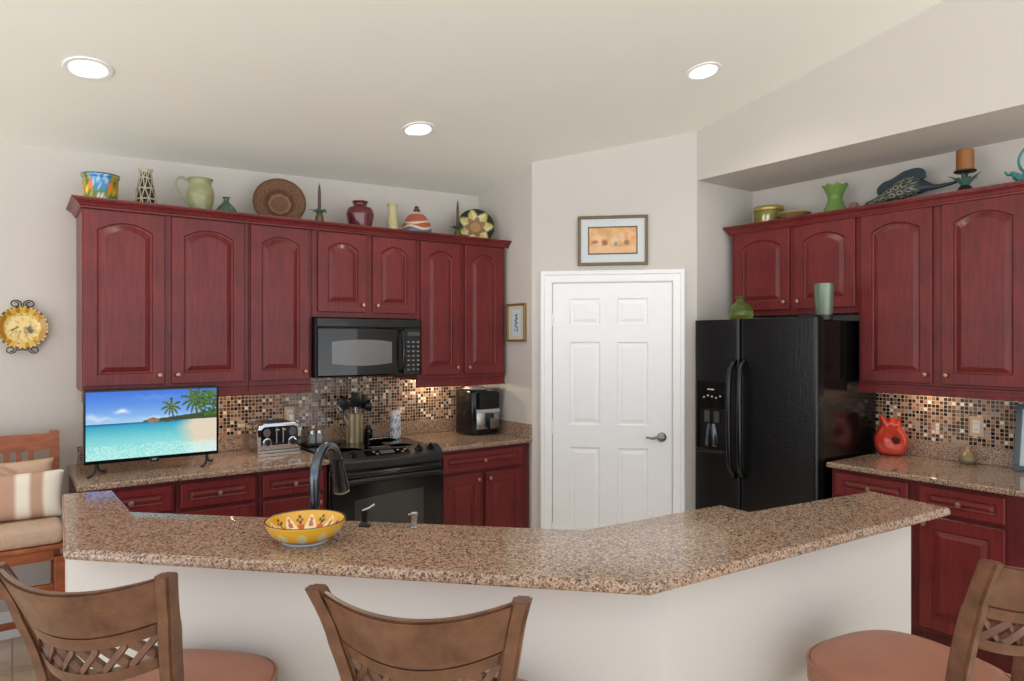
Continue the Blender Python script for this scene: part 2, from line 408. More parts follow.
def knob_bm(x, y, z):
    k = NB(); lathe(k, [(0, 0), (0.006, 0), (0.0055, 0.012), (0.0115, 0.017), (0.0135, 0.022), (0.0115, 0.027), (0, 0.030)], 18, mtx=Matrix.Translation((x, y, z)) @ Matrix.Rotation(PI/2, 4, 'X'))
    return k
def add_front(parent, kind, x0, x1, z0, z1, arch=0.0, knob=None, fr=0.06, mt=None):
    w, h = x1-x0, z1-z0
    bm = panel_front(bm=NB(), w=w, h=h, fr=fr, arch=arch, bevw=min(0.026, h*0.12))
    d = obj(kind, bm, mt or M_CHERRY, parent); d.location = (x0, -0.0005, z0)
    if knob is not None:
        obj('knob', knob_bm(knob[0]-x0, -0.019, knob[1]-z0), M_BRASS, d, 50)
    return d
def upper_cab(label, loc, rz, w, z0, z1, d, doors, rail, group, side=0.0):
    """loc: left front corner of the face frame on the floor plan; z's absolute"""
    t = thing('upper_cabinet', label, 'cabinet', (loc[0], loc[1], z0), rz, group)
    b = NB(); box(b, 0, w, 0, d, 0, z1-z0, 0.002, 1); obj('body', b, M_CHERRY, t)
    for x0, x1, dz0, dz1, kx in doors:
        add_front(t, 'door', x0, x1, dz0-z0, dz1-z0, 0.045, ((x1-0.028) if kx > 0 else (x0+0.028), dz0-z0+0.05))
    if rail:
        rb = NB(); box(rb, rail[0], rail[1], -0.004, 0.018, -0.052, -0.0005, 0.002, 1); box(rb, rail[0], rail[1], -0.012, 0.018, -0.052, -0.038, 0.004)
        box(rb, rail[0], rail[1], -0.010, 0.018, -0.014, -0.0005, 0.003); obj('light_rail', rb, M_CHERRY, t)
    return t
GL = 'upper cabinets on the back wall'; UF = 4.25; UD = YW-UF-0.012
upper_cab('wide cherry upper cabinet with two arched doors above the television', (0.296, UF), 0, 0.846, 1.345, 2.335, UD, [(0.006, 0.392, 1.378, 2.312, 1), (0.428, 0.818, 1.378, 2.312, -1)], (0.0, 0.846), GL)
upper_cab('narrow cherry upper cabinet with one arched door above the toaster, left of the microwave', (1.143, UF), 0, 0.384, 1.345, 2.335, UD, [(0.010, 0.362, 1.378, 2.312, 1)], (0, 0.384), GL)
upper_cab('short cherry upper cabinet with two doors directly above the microwave', (1.528, UF), 0, 0.742, 1.768, 2.335, UD, [(0.036, 0.362, 1.803, 2.312, 1), (0.408, 0.720, 1.803, 2.312, -1)], None, GL)
upper_cab('tall cherry upper cabinet with two arched doors above the black air fryer', (2.271, UF), 0, 0.745, 1.345, 2.335, UD, [(0.024, 0.342, 1.378, 2.312, 1), (0.384, 0.720, 1.378, 2.312, -1)], (0, 0.745), GL)
GR = 'upper cabinets on the right wall'; RF = 4.19
upper_cab('short cherry upper cabinet with two doors above the refrigerator', (RF, 3.072), -PI/2, 0.915, 1.79, 2.40, XW-RF-0.002, [(0.035, 0.457, 1.827, 2.372, 1), (0.500, 0.898, 1.827, 2.372, -1)], None, GR)
upper_cab('tall cherry upper cabinet with two arched doors above the red fish vase', (RF, 2.156), -PI/2, 0.93, 1.36, 2.40, XW-RF-0.012, [(0.022, 0.418, 1.378, 2.372, 1), (0.468, 0.868, 1.378, 2.372, -1)], (0, 0.93), GR)

def sweep_mould(bm, path, prof):
    """path: xy points, profile (out, z); out is to the right of travel"""
    n = len(path); rings = []
    for i in range(n):
        p = Vector(path[i])
        d0 = (Vector(path[i])-Vector(path[i-1])).normalized() if i > 0 else None
        d1 = (Vector(path[i+1])-Vector(path[i])).normalized() if i < n-1 else None
        nn = [Vector((d.y, -d.x)) for d in (d0, d1) if d is not None]
        if len(nn) == 2:
            m = (nn[0]+nn[1]).normalized(); m = m/m.dot(nn[0])
        else: m = nn[0]
        rings.append([bm.verts.new((p.x+m.x*o, p.y+m.y*o, z)) for o, z in prof])
    k = len(prof)
    for a, c in zip(rings[:-1], rings[1:]):
        for i in range(k): bm.faces.new([a[i], a[(i+1) % k], c[(i+1) % k], c[i]])
    bm.faces.new(rings[0]); bm.faces.new(list(reversed(rings[-1])))
    bmesh.ops.recalc_face_normals(bm, faces=bm.faces)
    return bm
b = NB(); sweep_mould(b, [(1.008, 0.0), (1.008, 2.033), (0.150, 2.033), (0.150, 0.0)], [(0, 0.0005), (0, 0.012), (0.008, 0.016), (0.052, 0.020), (0.058, 0.028), (0.076, 0.031), (0.084, 0.026), (0.084, 0.0005)])
for v in b.verts: v.co = (v.co.x, -v.co.z, v.co.y)
bmesh.ops.recalc_face_normals(b, faces=b.faces)
o = struct('trim_1', b, M_TRIM, 'white moulded casing around the pantry door'); o.location = door.location; o.rotation_euler = door.rotation_euler; o.scale = door.scale
def crown_prof(z0, z1):
    h = z1-z0; q = 0.72 if z0 < 2.35 else 0.55
    return [(o*q if o > 0 else o, z) for o, z in _cp(z0, z1, h)]
def _cp(z0, z1, h):
    return [(-0.001, z0), (0.010, z0), (0.012, z0+0.14*h), (0.020, z0+0.22*h), (0.026, z0+0.42*h), (0.040, z0+0.62*h), (0.054, z0+0.70*h), (0.056, z0+0.80*h), (0.066, z0+0.84*h), (0.068, z1), (-0.001, z1)]
b = NB(); sweep_mould(b, [(0.295, YW-0.002), (0.295, UF-0.021), (SX-0.004, UF-0.021)], crown_prof(2.318, 2.368))
tag(obj('crown_molding', b, M_CHERRY), 'long cherry crown molding topping the back wall cabinets', 'molding', 'cabinet crown moldings')
b = NB(); sweep_mould(b, [(XW-0.002, 3.073), (RF-0.021, 3.073), (RF-0.021, 1.22), (XW-0.002, 1.22)], crown_prof(2.373, 2.43))
tag(obj('crown_molding', b, M_CHERRY), 'cherry crown molding topping the cabinets over the refrigerator', 'molding', 'cabinet crown moldings')

def base_cab(label, loc, rz, w, d, fronts, group):
    t = thing('base_cabinet', label, 'cabinet', (loc[0], loc[1], 0), rz, group)
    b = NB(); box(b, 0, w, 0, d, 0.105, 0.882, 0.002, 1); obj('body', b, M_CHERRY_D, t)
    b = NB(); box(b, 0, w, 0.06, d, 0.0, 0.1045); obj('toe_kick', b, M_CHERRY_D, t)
    for kind, x0, x1, z0, z1, kn in fronts:
        if kind == 'drawer': k = ((x0+x1)/2, (z0+z1)/2)
        else: k = ((x1-0.03) if kn > 0 else (x0+0.03), z1-0.04)
        add_front(t, kind, x0, x1, z0, z1, 0, k, 0.034 if kind == 'drawer' else 0.062)
    return t
BF = 3.965; BD = YW-BF-0.002; GB = 'base cabinets under the back counter'
base_cab('cherry base cabinet with a drawer below the television', (0.262, BF), 0, 0.432, BD, [('drawer', 0.03, 0.416, 0.735, 0.862, 0), ('door', 0.03, 0.416, 0.13, 0.712, 1)], GB)
base_cab('cherry base cabinet with one drawer over a door, between television and toaster', (0.696, BF), 0, 0.422, BD, [('drawer', 0.022, 0.40, 0.735, 0.862, 0), ('door', 0.022, 0.40, 0.13, 0.712, -1)], GB)
base_cab('cherry base cabinet with a drawer and door, touching the left side of the range', (1.120, BF), 0, 0.400, BD, [('drawer', 0.022, 0.372, 0.735, 0.862, 0), ('door', 0.022, 0.372, 0.13, 0.712, 1)], GB)
base_cab('cherry base cabinet with wide drawer over two doors, right of the range', (2.290, BF), 0, 0.742, BD, [('drawer', 0.014, 0.666, 0.735, 0.862, 0), ('door', 0.014, 0.318, 0.13, 0.712, 1), ('door', 0.352, 0.666, 0.13, 0.712, -1)], GB)
RBF = 3.86; RBD = XW-RBF-0.002; GBR = 'base cabinets under the right counter'
base_cab('cherry base cabinet with drawer beside the refrigerator', (RBF, 2.145), -PI/2, 0.45, RBD, [('drawer', 0.03, 0.425, 0.735, 0.862, 0), ('door', 0.03, 0.425, 0.13, 0.712, 1)], GBR)
base_cab('cherry base cabinet with drawer over one raised panel door, nearest the right edge', (RBF, 1.694), -PI/2, 0.51, RBD, [('drawer', 0.032, 0.416, 0.735, 0.862, 0), ('door', 0.032, 0.416, 0.13, 0.712, -1)], GBR)
# peninsula carcass, seen only from the kitchen side
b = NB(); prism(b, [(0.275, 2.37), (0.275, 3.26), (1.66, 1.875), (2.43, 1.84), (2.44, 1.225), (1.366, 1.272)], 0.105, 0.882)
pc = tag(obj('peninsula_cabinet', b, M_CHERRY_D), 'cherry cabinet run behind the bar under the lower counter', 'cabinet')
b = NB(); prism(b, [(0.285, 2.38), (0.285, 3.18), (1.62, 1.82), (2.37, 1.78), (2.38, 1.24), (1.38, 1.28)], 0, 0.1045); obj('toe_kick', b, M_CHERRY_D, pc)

# ------------------------------------------------------------------ counters
def counter(label, poly, ups, z0=0.884, z1=0.914, bev=0.009, name='countertop', group=None):
    b = NB(); prism(b, poly, z0, z1, bev, 3)
    o = obj(name, b, M_GRAN); tag(o, label, 'counter', group)
    for p in ups:
        u = NB(); box(u, *p, 0.002, 1); obj('upstand', u, M_GRAN, o)
    return o
GC = 'granite countertops'
counter('brown granite countertop holding the television and toaster', [(0.252, 3.93), (1.522, 3.93), (1.522, YW-0.001), (0.252, YW-0.001)], [(0.295, 1.522, YW-0.022, YW-0.002, 0.9145, 1.014)], group=GC)
counter('brown granite countertop under the air fryer, right of the range', [(2.288, 3.93), (SX-0.002, 3.93), (SX-0.002, YW-0.001), (2.288, YW-0.001)], [(1.523, SX-0.023, YW-0.022, YW-0.002, 0.9145, 1.014), (SX-0.022, SX-0.002, 3.935, YW-0.003, 0.9145, 1.014)], group=GC)
counter('brown granite countertop with the red fish vase, right of the refrigerator', [(3.825, 2.16), (3.825, 1.17), (XW-0.001, 1.17), (XW-0.001, 2.16)], [(XW-0.022, XW-0.002, 1.17, 2.16, 0.9145, 1.014)], group=GC)
counter('low brown granite sink counter behind the raised bar', [(0.275, 2.365), (0.275, 3.345), (1.716, 1.904), (2.466, 1.87), (2.446, 1.222), (1.364, 1.268)], [], group=GC)
counter('raised brown granite bar top with the yellow bowl, bent around the kitchen', [(0.109, 2.159), (1.164, 1.072), (2.5, 0.985), (2.546, 1.269), (1.320, 1.397), (0.298, 2.419), (0.300, 2.915), (0.146, 2.952)], [], 1.041, 1.07, 0.011, 'bar_counter')

# ------------------------------------------------------------------ range
t = thing('range', 'black freestanding electric range between the base cabinets', 'stove', (1.526, 3.93, 0))
RW = 0.758
b = NB(); box(b, 0, RW, 0.02, 0.70, 0.02, 0.895, 0.003, 1); obj('body', b, M_BLACK, t)
b = NB(); box(b, 0.002, RW-0.002, 0.05, 0.675, 0.896, 0.922, 0.004); obj('cooktop', b, M_BGLASS, t)
for (bx, by, br) in ((0.19, 0.22, 0.105), (0.57, 0.22, 0.08), (0.19, 0.50, 0.075), (0.57, 0.50, 0.10)):
    r_ = NB(); lathe(r_, [(br-0.003, 0), (br, 0), (br, 0.0006), (br-0.003, 0.0006), (br-0.003, 0)], 36, (bx, by, 0.9222)); obj('burner_ring', r_, mat('burner_grey', (62, 62, 64), 0.3), t)
def bowed(bm, x0, x1, yb, prof, bow, n=16, c=None):
    """profile (y,z) loop swept across x with a bow toward -y"""
    rings = []
    for i in range(n+1):
        u = i/n; x = x0+(x1-x0)*u; d = bow*(1-(2*u-1)**2)
        rings.append([bm.verts.new((x, y-(d if y < yb else 0), z)) for y, z in prof])
    k = len(prof)
    for a, q in zip(rings[:-1], rings[1:]):
        for i in range(k): bm.faces.new([a[i], a[(i+1) % k], q[(i+1) % k], q[i]])
    bm.faces.new(rings[0]); bm.faces.new(list(reversed(rings[-1])))
    bmesh.ops.recalc_face_normals(bm, faces=bm.faces)
    return bm
b = NB(); bowed(b, 0.0, RW, 0.04, [(0.09, 0.897), (0.085, 0.937), (0.06, 0.940), (-0.015, 0.895), (-0.02, 0.885), (-0.015, 0.845), (0.019, 0.835), (0.09, 0.86)], 0.035)
cp = obj('control_panel', b, mat('charcoal_enamel', (46, 47, 49), 0.3, var=0.04), t, 30)
b = NB()
def pan(x, f): # point on the sloped panel, f 0 bottom .. 1 top
    u = x/RW; d = 0.035*(1-(2*u-1)**2); y0, z0, y1, z1 = -0.015-d, 0.895, 0.06, 0.940
    if True: y1 = 0.06
    return (x, y0+(y1-y0)*f, z0+(z1-z0)*f)
ang = math.atan2(0.045, 0.085)
dsp = NB(); box(dsp, 0.225, 0.52, -0.028, 0.032, 0.0, 0.004, 0.0015); bmesh.ops.transform(dsp, matrix=Matrix.Translation((0, 0.012, 0.9205)) @ Matrix.Rotation(ang*0.85, 4, 'X'), verts=dsp.verts)
disp = obj('display', dsp, M_BGLASS, cp)
d2 = NB(); box(d2, 0.325, 0.42, -0.016, 0.020, 0.004, 0.0055); bmesh.ops.transform(d2, matrix=Matrix.Translation((0, 0.012, 0.9205)) @ Matrix.Rotation(ang*0.85, 4, 'X'), verts=d2.verts)
obj('screen', d2, mat('display_grey', (96, 98, 92), 0.2), disp)
for kx in (0.06, 0.145, 0.595, 0.685):
    kb = NB(); px, py, pz = pan(kx, 0.5)
    lathe(kb, [(0, 0), (0.026, 0), (0.024, 0.008), (0.019, 0.022), (0, 0.024)], 20)
    box(kb, -0.006, 0.006, -0.021, 0.021, 0.018, 0.034, 0.003)
    bmesh.ops.transform(kb, matrix=Matrix.Translation((px, py, pz)) @ Matrix.Rotation(ang, 4, 'X'), verts=kb.verts)
    kn_ = obj('knob', kb, M_BLACK, cp, 40)
    kb = NB(); box(kb, -0.0015, 0.0015, -0.019, 0.019, 0.0342, 0.0352); lathe(kb, [(0.0262, 0), (0.0285, 0), (0.0285, 0.003), (0.0262, 0.003), (0.0262, 0)], 20); bmesh.ops.transform(kb, matrix=Matrix.Translation((px, py, pz)) @ Matrix.Rotation(ang, 4, 'X'), verts=kb.verts); obj('pointer', kb, M_NICKEL, kn_)
for kx, sgn in ((0.285, 1), (0.30, -1), (0.45, 1), (0.475, -1), (0.50, 1)):
    kb = NB(); box(kb, kx-0.008, kx+0.008, -0.006+0.012*sgn, 0.004+0.012*sgn, 0.004, 0.006); bmesh.ops.transform(kb, matrix=Matrix.Translation((0, 0.012, 0.9205)) @ Matrix.Rotation(ang*0.85, 4, 'X'), verts=kb.verts)
    obj('button', kb, mat('pale_button', (150, 150, 148), 0.4), cp)
b = NB(); bowed(b, 0.004, RW-0.004, 0.018, [(0.0195, 0.20), (0.0195, 0.825), (-0.005, 0.825), (-0.022, 0.80), (-0.022, 0.22), (-0.015, 0.20)], 0.03)
od = obj('oven_door', b, mat('oven_black', (26, 27, 28), 0.2, var=0.04), t, 30)
def bowy(x, bow): return bow*(1-(2*x/RW-1)**2)
b = NB(); n = 14; lo = []; hi = []
for i in range(n+1):
    x = 0.135+(0.60-0.135)*i/n; y = -0.0235-bowy(x, 0.03); a = 0.03*math.sin(PI*i/n*0.55+0.15)
    lo.append(b.verts.new((x, y, 0.30))); hi.append(b.verts.new((x, y, 0.655+a)))
for i in range(n): b.faces.new([lo[i], lo[i+1], hi[i+1], hi[i]])
g = bmesh.ops.extrude_face_region(b, geom=b.faces[:]); bmesh.ops.translate(b, vec=(0, 0.0012, 0), verts=[v for v in g['geom'] if isinstance(v, bmesh.types.BMVert)])
bmesh.ops.recalc_face_normals(b, faces=b.faces); obj('oven_window', b, M_OVENGL, od)
hpts = []
for i in range(17):
    u = i/16; x = 0.03+(RW-0.06)*u; hpts.append((x, -0.045-0.05*(1-(2*u-1)**2), 0.768+0.014*(1-(2*u-1)**2)))
b = NB(); tube(b, [(0.03, -0.015, 0.765)]+hpts+[(RW-0.03, -0.015, 0.765)], 0.014, 10, flat=1.3); obj('handle', b, M_BLACKM, od, 50)
for zz in (0.815, 0.80):
    b = NB(); tube(b, [(0.02+(RW-0.04)*i/14, -0.027-bowy(0.02+(RW-0.04)*i/14, 0.031), zz) for i in range(15)], 0.004, 6); obj('trim_line', b, M_BLACKM, od)
b = NB(); bowed(b, 0.004, RW-0.004, 0.018, [(0.0195, 0.03), (0.0195, 0.19), (-0.018, 0.19), (-0.018, 0.04)], 0.03); obj('storage_drawer', b, M_BLACK, t, 30)

# ------------------------------------------------------------------ microwave
t = thing('microwave', 'black over-the-range microwave hanging under the short upper cabinet', 'microwave', (1.532, 4.17, 1.384))
MW_, MH = 0.722, 0.378
b = NB(); box(b, 0, MW_, 0.02, YW-4.17-0.012, 0, MH, 0.003, 1); obj('body', b, M_BLACKM, t)
b = NB(); bowed(b, 0.004, 0.555, 0.019, [(0.0195, 0.008), (0.0195, 0.318), (0.0, 0.318), (-0.008, 0.31), (-0.008, 0.016), (0.0, 0.008)], 0.012); dr = obj('door', b, M_BGLASS, t, 30)
b = NB(); n = 12; lo = []; hi = []
for i in range(n+1):
    x = 0.09+0.415*i/n; y = -0.0095-0.012*(1-(2*(x-0.004)/0.551-1)**2); a = 0.014*math.sin(PI*i/n)
    lo.append(b.verts.new((x, y, 0.088-a))); hi.append(b.verts.new((x, y, 0.228+a)))
for i in range(n): b.faces.new([lo[i], lo[i+1], hi[i+1], hi[i]])
g = bmesh.ops.extrude_face_region(b, geom=b.faces[:]); bmesh.ops.translate(b, vec=(0, 0.001, 0), verts=[v for v in g['geom'] if isinstance(v, bmesh.types.BMVert)])
bmesh.ops.recalc_face_normals(b, faces=b.faces); obj('window', b, mat('microwave_window_screen', (112, 112, 112), 0.2, var=0.03), dr)
b = NB(); box(b, 0, MW_, -0.004, 0.0195, 0.322, MH, 0.004); vt = obj('vent_grille', b, M_BLACK, t)
b = NB()
for i in range(24): box(b, 0.03+i*0.028, 0.052+i*0.028, -0.0048, -0.0038, 0.336, 0.342)
obj('vent_slot', b, M_BGLASS, vt)
b = NB(); tube(b, spline([(0.578, 0.01, 0.03), (0.578, -0.028, 0.045), (0.578, -0.045, 0.165), (0.578, -0.028, 0.285), (0.578, 0.01, 0.30)], 6), 0.010, 10); obj('handle', b, M_BLACK, t, 50)
b = NB(); box(b, 0.60, MW_-0.002, -0.006, 0.0195, 0.008, 0.318, 0.003); cpn = obj('control_panel', b, M_BGLASS, t)
b = NB(); box(b, 0.625, 0.715, -0.0075, -0.0055, 0.268, 0.292); obj('display', b, mat('dim_display', (70, 74, 76), 0.2), cpn)
MBUT = mat('grey_button_print', (128, 130, 134), 0.5, var=0.02)
for r in range(7):
    for c in range(3):
        b = NB(); box(b, 0.622+c*0.036, 0.640+c*0.036, -0.0072, -0.0055, 0.035+r*0.031, 0.045+r*0.031, 0.0005, 1); obj('button', b, MBUT, cpn)

# ------------------------------------------------------------------ refrigerator (local x from the niche wall toward the viewer, -y into the room)
t = thing('refrigerator', 'black side-by-side refrigerator with ice dispenser beside the white door', 'refrigerator', (3.785, 3.085, 0), -PI/2)
b = NB(); box(b, 0.004, 0.888, 0.072, 0.70, 0.03, 1.742, 0.004); obj('case', b, M_BLACK, t)
b = NB(); box(b, 0.01, 0.88, 0.05, 0.66, 0.0, 0.0295); box(b, 0.01, 0.88, 0.035, 0.0715, 0.02, 0.09, 0.003); obj('base_grille', b, M_BLACKM, t)
def fdoor(x0, x1, hole=None):
    bm = NB(); prism(bm, [(x0, 0.07), (x1, 0.07)]+[(x1-0.022+0.022*math.cos(a), 0.022-0.022*math.sin(a)) for a in [PI/2*i/6 for i in range(7)]]+[(x0+0.022-0.022*math.sin(a), 0.022-0.022*math.cos(a)) for a in [PI/2*i/6 for i in range(7)]], 0.095, 1.757)
    return bm
fz = obj('freezer_door', fdoor(0.0, 0.362), M_FRIDGE, t, 35)
fd = obj('fridge_door', fdoor(0.370, 0.890), M_FRIDGE, t, 35)
for par, x, z0, z1 in ((fz, 0.333, 0.74, 1.49), (fd, 0.402, 0.74, 1.49)):
    s = 1 if par is fd else -1
    b = NB(); tube(b, spline([(x, 0.004, z1), (x, -0.030, z1-0.03), (x+0.004*s, -0.058, z1-0.10), (x+0.006*s, -0.066, (z0+z1)/2), (x+0.004*s, -0.058, z0+0.10), (x, -0.030, z0+0.03), (x, 0.004, z0)], 8), 0.0165, 12)
    obj('handle', b, M_BLACK, par, 60)
b = NB()   # dispenser housing
X0, X1, Z0, Z1 = 0.028, 0.275, 0.885, 1.350
box(b, X0, X1, -0.010, -0.0005, 1.165, Z1, 0.004); box(b, X0, X0+0.022, -0.010, -0.0005, Z0, 1.165, 0.003); box(b, X1-0.022, X1, -0.010, -0.0005, Z0, 1.165, 0.003)
dp = obj('dispenser', b, M_BLACK, fz)
b = NB(); box(b, X0+0.022, X1-0.022, -0.002, -0.0004, Z0, 1.165); obj('recess', b, mat('dispenser_recess', (9, 9, 10), 0.35), dp)
b = NB(); prism(b, [(X0, -0.010), (X0+0.02, -0.034), (X1-0.02, -0.034), (X1, -0.010)], Z0-0.012, Z0+0.012, 0.003); obj('drip_tray', b, M_BLACKM, dp)
b = NB(); lathe(b, [(0.052, 0), (0.055, 0.005), (0.044, 0.10), (0.030, 0.15), (0, 0.152)], 24, mtx=Matrix.Translation((0.15, -0.004, 0.915)) @ Matrix.Diagonal((1, 0.35, 1, 1))); obj('paddle', b, M_DSTEEL, dp, 40)
for x in (0.118, 0.195):
    b = NB(); box(b, x-0.02, x+0.02, -0.016, -0.002, 1.075, 1.15, 0.005); obj('nozzle', b, mat('nozzle_grey', (70, 72, 74), 0.3), dp)
b = NB(); box(b, 0.118, 0.175, -0.0108, -0.0098, 1.29, 1.298); obj('badge', b, mat('silver_print', (190, 190, 190), 0.4, var=0), dp)
for i in range(5):
    b = NB(); box(b, 0.085+i*0.033, 0.098+i*0.033, -0.0108, -0.0098, 1.235+0.006*((i*2) % 3), 1.245+0.006*((i*2) % 3)); obj('button', b, mat('silver_print', (190, 190, 190), 0.4, var=0), dp)
b = NB(); box(b, 0.76, 0.87, 0.02, 0.10, 1.7575, 1.772, 0.004); obj('hinge_cover', b, M_BLACKM, t)

# ------------------------------------------------------------------ television
t = thing('television', 'flat television showing a tropical beach on the left counter', 'television', (0.627, 4.193, 0.914), 0)
TW, TH, TZ = 0.660, 0.388, 0.058
b = NB(); box(b, -TW/2, TW/2, -0.012, 0.030, TZ, TZ+TH, 0.004); box(b, -0.25, 0.25, 0.030, 0.062, TZ+0.03, TZ+0.26, 0.01); cs = obj('case', b, M_BLACK, t)
b = NB(); box(b, -0.024, 0.024, -0.014, -0.010, TZ-0.012, TZ+0.012, 0.002); lg = obj('badge', b, M_BLACKM, t)
b = NB(); box(b, -0.011, 0.011, -0.0148, -0.0138, TZ-0.001, TZ+0.005); obj('badge_mark', b, mat('pale_mark', (170, 172, 176), 0.4, var=0), lg)
b = NB(); nx, ny = 180, 104; sw, sh = TW-0.022, TH-0.030
grid = [[b.verts.new((-sw/2+sw*i/nx, -0.0128, TZ+0.019+sh*j/ny)) for i in range(nx+1)] for j in range(ny+1)]
for j in range(ny):
    for i in range(nx): b.faces.new([grid[j][i], grid[j][i+1], grid[j+1][i+1], grid[j+1][i]])
scr = obj('screen', b, painted('screen_picture', 0.25, emit=0.95), t)
def palm(u, v, cx, cy, R, n, seed):
    dx, dy = u-cx, (v-cy)
    r = math.hypot(dx, dy)
    if r > R: return None
    a = math.atan2(dy+0.45*r*r/R, dx)
    k = (a/(2*PI)*n+seed) % 1.0
    wdt = 0.60*(1-r/R)+0.14
    if abs(k-0.5) < wdt*0.75 or r < R*0.28: return mixc((26, 58, 18), (112, 140, 40), hsh(seed, int(a*9), int(r*40)))
    return None
def beach(co):
    asp = sw/sh
    u = (co.x+sw/2)/sw*asp; v = (co.z-TZ-0.019)/sh
    hz = 0.525+0.012*(u/asp)
    if v > hz:
        f = (v-hz)/(1-hz); c = mixc((176, 216, 246), (40, 108, 220), f**0.75)
        for cx, cy, sx, sy, w in ((0.46, 0.70, 0.10, 0.035, 1.0), (0.07, 0.63, 0.14, 0.05, .55), (0.22, 0.60, 0.2, 0.03, .5), (0.95, 0.585, 0.3, 0.025, .5), (0.9, 0.9, 0.4, 0.04, 0.15)):
            d = ((u-cx)/sx)**2+((v-cy-0.012*math.sin(u*30))/sy)**2
            c = mixc(c, (240, 246, 250), w*math.exp(-d*1.4))
    else:
        f = v/hz
        c = mixc((150, 232, 226), (28, 150, 190), f**2.2)
        if f > 0.93: c = mixc(c, (20, 88, 150), (f-0.93)/0.07)
        n = hsh(int(u*60), int(v*60)); c = mixc(c, (214, 250, 240), 0.35*n*(1-f))
        sl = 0.50-0.30*max(0, (1.20-u))*1.3 ; s2 = 0.10+0.42*((u-0.75)/0.95) if u > 0.75 else 0
        if u > 1.05 and v < 0.53:
            edge = 1.05+0.95*(0.52-v)**1.1*0.45/0.3*0.5
            sh_ = 1.02+0.35*abs(v-0.42)**0.8
            t_ = (u-sh_-0.12)/0.25
            if v > 0.16: c = mixc(c, (228, 214, 190), t_)
            elif t_ > 0: c = mixc(c, (236, 240, 232), min(0.7, t_))
        if v < 0.2 and n > 0.55: c = mixc(c, (240, 250, 246), 0.4)
    # headland
    if 0.74 < u and hz-0.005 < v < hz+0.02+0.085*((u-0.74)/1.0): c = mixc((58, 82, 42), (40, 58, 30), hsh(int(u*50), int(v*50)))
    if ((u-0.875)/0.085)**2+((v-0.545)/0.038)**2 < 1: c = mixc((176, 140, 98), (112, 84, 58), hsh(int(u*60), int(v*70)))
    if ((u-1.07)/0.045)**2+((v-0.515)/0.017)**2 < 1: c = (96, 84, 58)
    # trunks and crowns
    for bx, by, tx, ty in ((1.16, 0.56, 1.125, 0.74), (1.50, 0.55, 1.475, 0.84)):
        if by < v < ty and abs(u-(bx+(tx-bx)*(v-by)/(ty-by))) < 0.012: c = (84, 66, 40)
    p = palm(u, v, 1.125, 0.735, 0.145, 9, 0.3)
    if p: c = p
    p = palm(u, v, 1.475, 0.83, 0.215, 11, 0.1)
    if p: c = p
    if u > 1.50-0.12*math.sin(v*9) and v > 0.56 and v < 0.97 and hsh(int(u*40), int(v*34)) > 0.15: c = mixc((24, 66, 20), (92, 130, 40), hsh(int(u*33), int(v*44), 2))
    return c
glaze_faces(scr, beach)
for sx in (-0.27, 0.27):
    b = NB(); tube(b, spline([(sx, 0.01, TZ+0.012), (sx-0.012, -0.035, 0.018), (sx-0.045, -0.085, 0.006)], 4), 0.006, 8); tube(b, spline([(sx, 0.01, TZ+0.012), (sx+0.018, 0.05, 0.018), (sx+0.050, 0.09, 0.006)], 4), 0.006, 8); obj('foot', b, M_BLACKM, t, 50)

# ------------------------------------------------------------------ toaster, outlets, jars
t = thing('toaster', 'chrome four-slice toaster with black front on the left counter', 'toaster', (1.225, 4.36, 0.914), math.radians(1))
def roundrect(x0, x1, z0, z1, r, n=5, top_only=True):
    p = [(x0, z0), (x1, z0)]
    p += [(x1-r+r*math.cos(PI/2*i/n), z1-r+r*math.sin(PI/2*i/n)) for i in range(n+1)]
    p += [(x0+r-r*math.sin(PI/2*i/n), z1-r+r*math.cos(PI/2*i/n)) for i in range(n+1)]
    return p
b = NB(); prism_xz(b, roundrect(0, 0.275, 0.018, 0.186, 0.04), 0.0, 0.235, 0.008, 3); obj('body', b, M_CHROME, t, 40)
b = NB(); box(b, 0.004, 0.271, 0.004, 0.231, 0.0, 0.0175, 0.003); obj('base', b, M_STEEL, t)
b = NB(); prism_xz(b, roundrect(0.022, 0.253, 0.052, 0.168, 0.03), -0.004, -0.0003, 0.0015, 1); fp = obj('front_panel', b, M_BLACK, t)
for x in (0.058, 0.217):
    b = NB(); lathe(b, [(0, 0), (0.030, 0), (0.030, 0.008), (0.024, 0.010), (0.022, 0.016), (0, 0.017)], 24, mtx=Matrix.Translation((x, -0.004, 0.068)) @ Matrix.Rotation(PI/2, 4, 'X')); k_ = obj('dial', b, M_CHROME, t, 40)
    b = NB(); lathe(b, [(0, 0), (0.018, 0), (0.017, 0.006), (0, 0.007)], 20, mtx=Matrix.Translation((x, -0.021, 0.068)) @ Matrix.Rotation(PI/2, 4, 'X')); obj('dial_cap', b, M_BLACKM, k_, 40)
    b = NB(); prism_xz(b, [(x+0.022*math.cos(2*PI*i/20), 0.130+0.027*math.sin(2*PI*i/20)) for i in range(20)], -0.006, -0.004); obj('button_cluster', b, mat('toaster_grey', (92, 92, 94), 0.4), t)
for x in (0.117, 0.158):
    b = NB(); box(b, x-0.004, x+0.004, -0.0055, -0.004, 0.062, 0.158); box(b, x-0.013, x+0.013, -0.024, -0.0045, 0.140, 0.153, 0.004); obj('lever', b, M_STEEL, t)
for y in (0.04, 0.085, 0.13, 0.175):
    b = NB(); box(b, 0.045, 0.23, y, y+0.018, 0.1862, 0.1872); obj('slot', b, M_BLACKM, t)
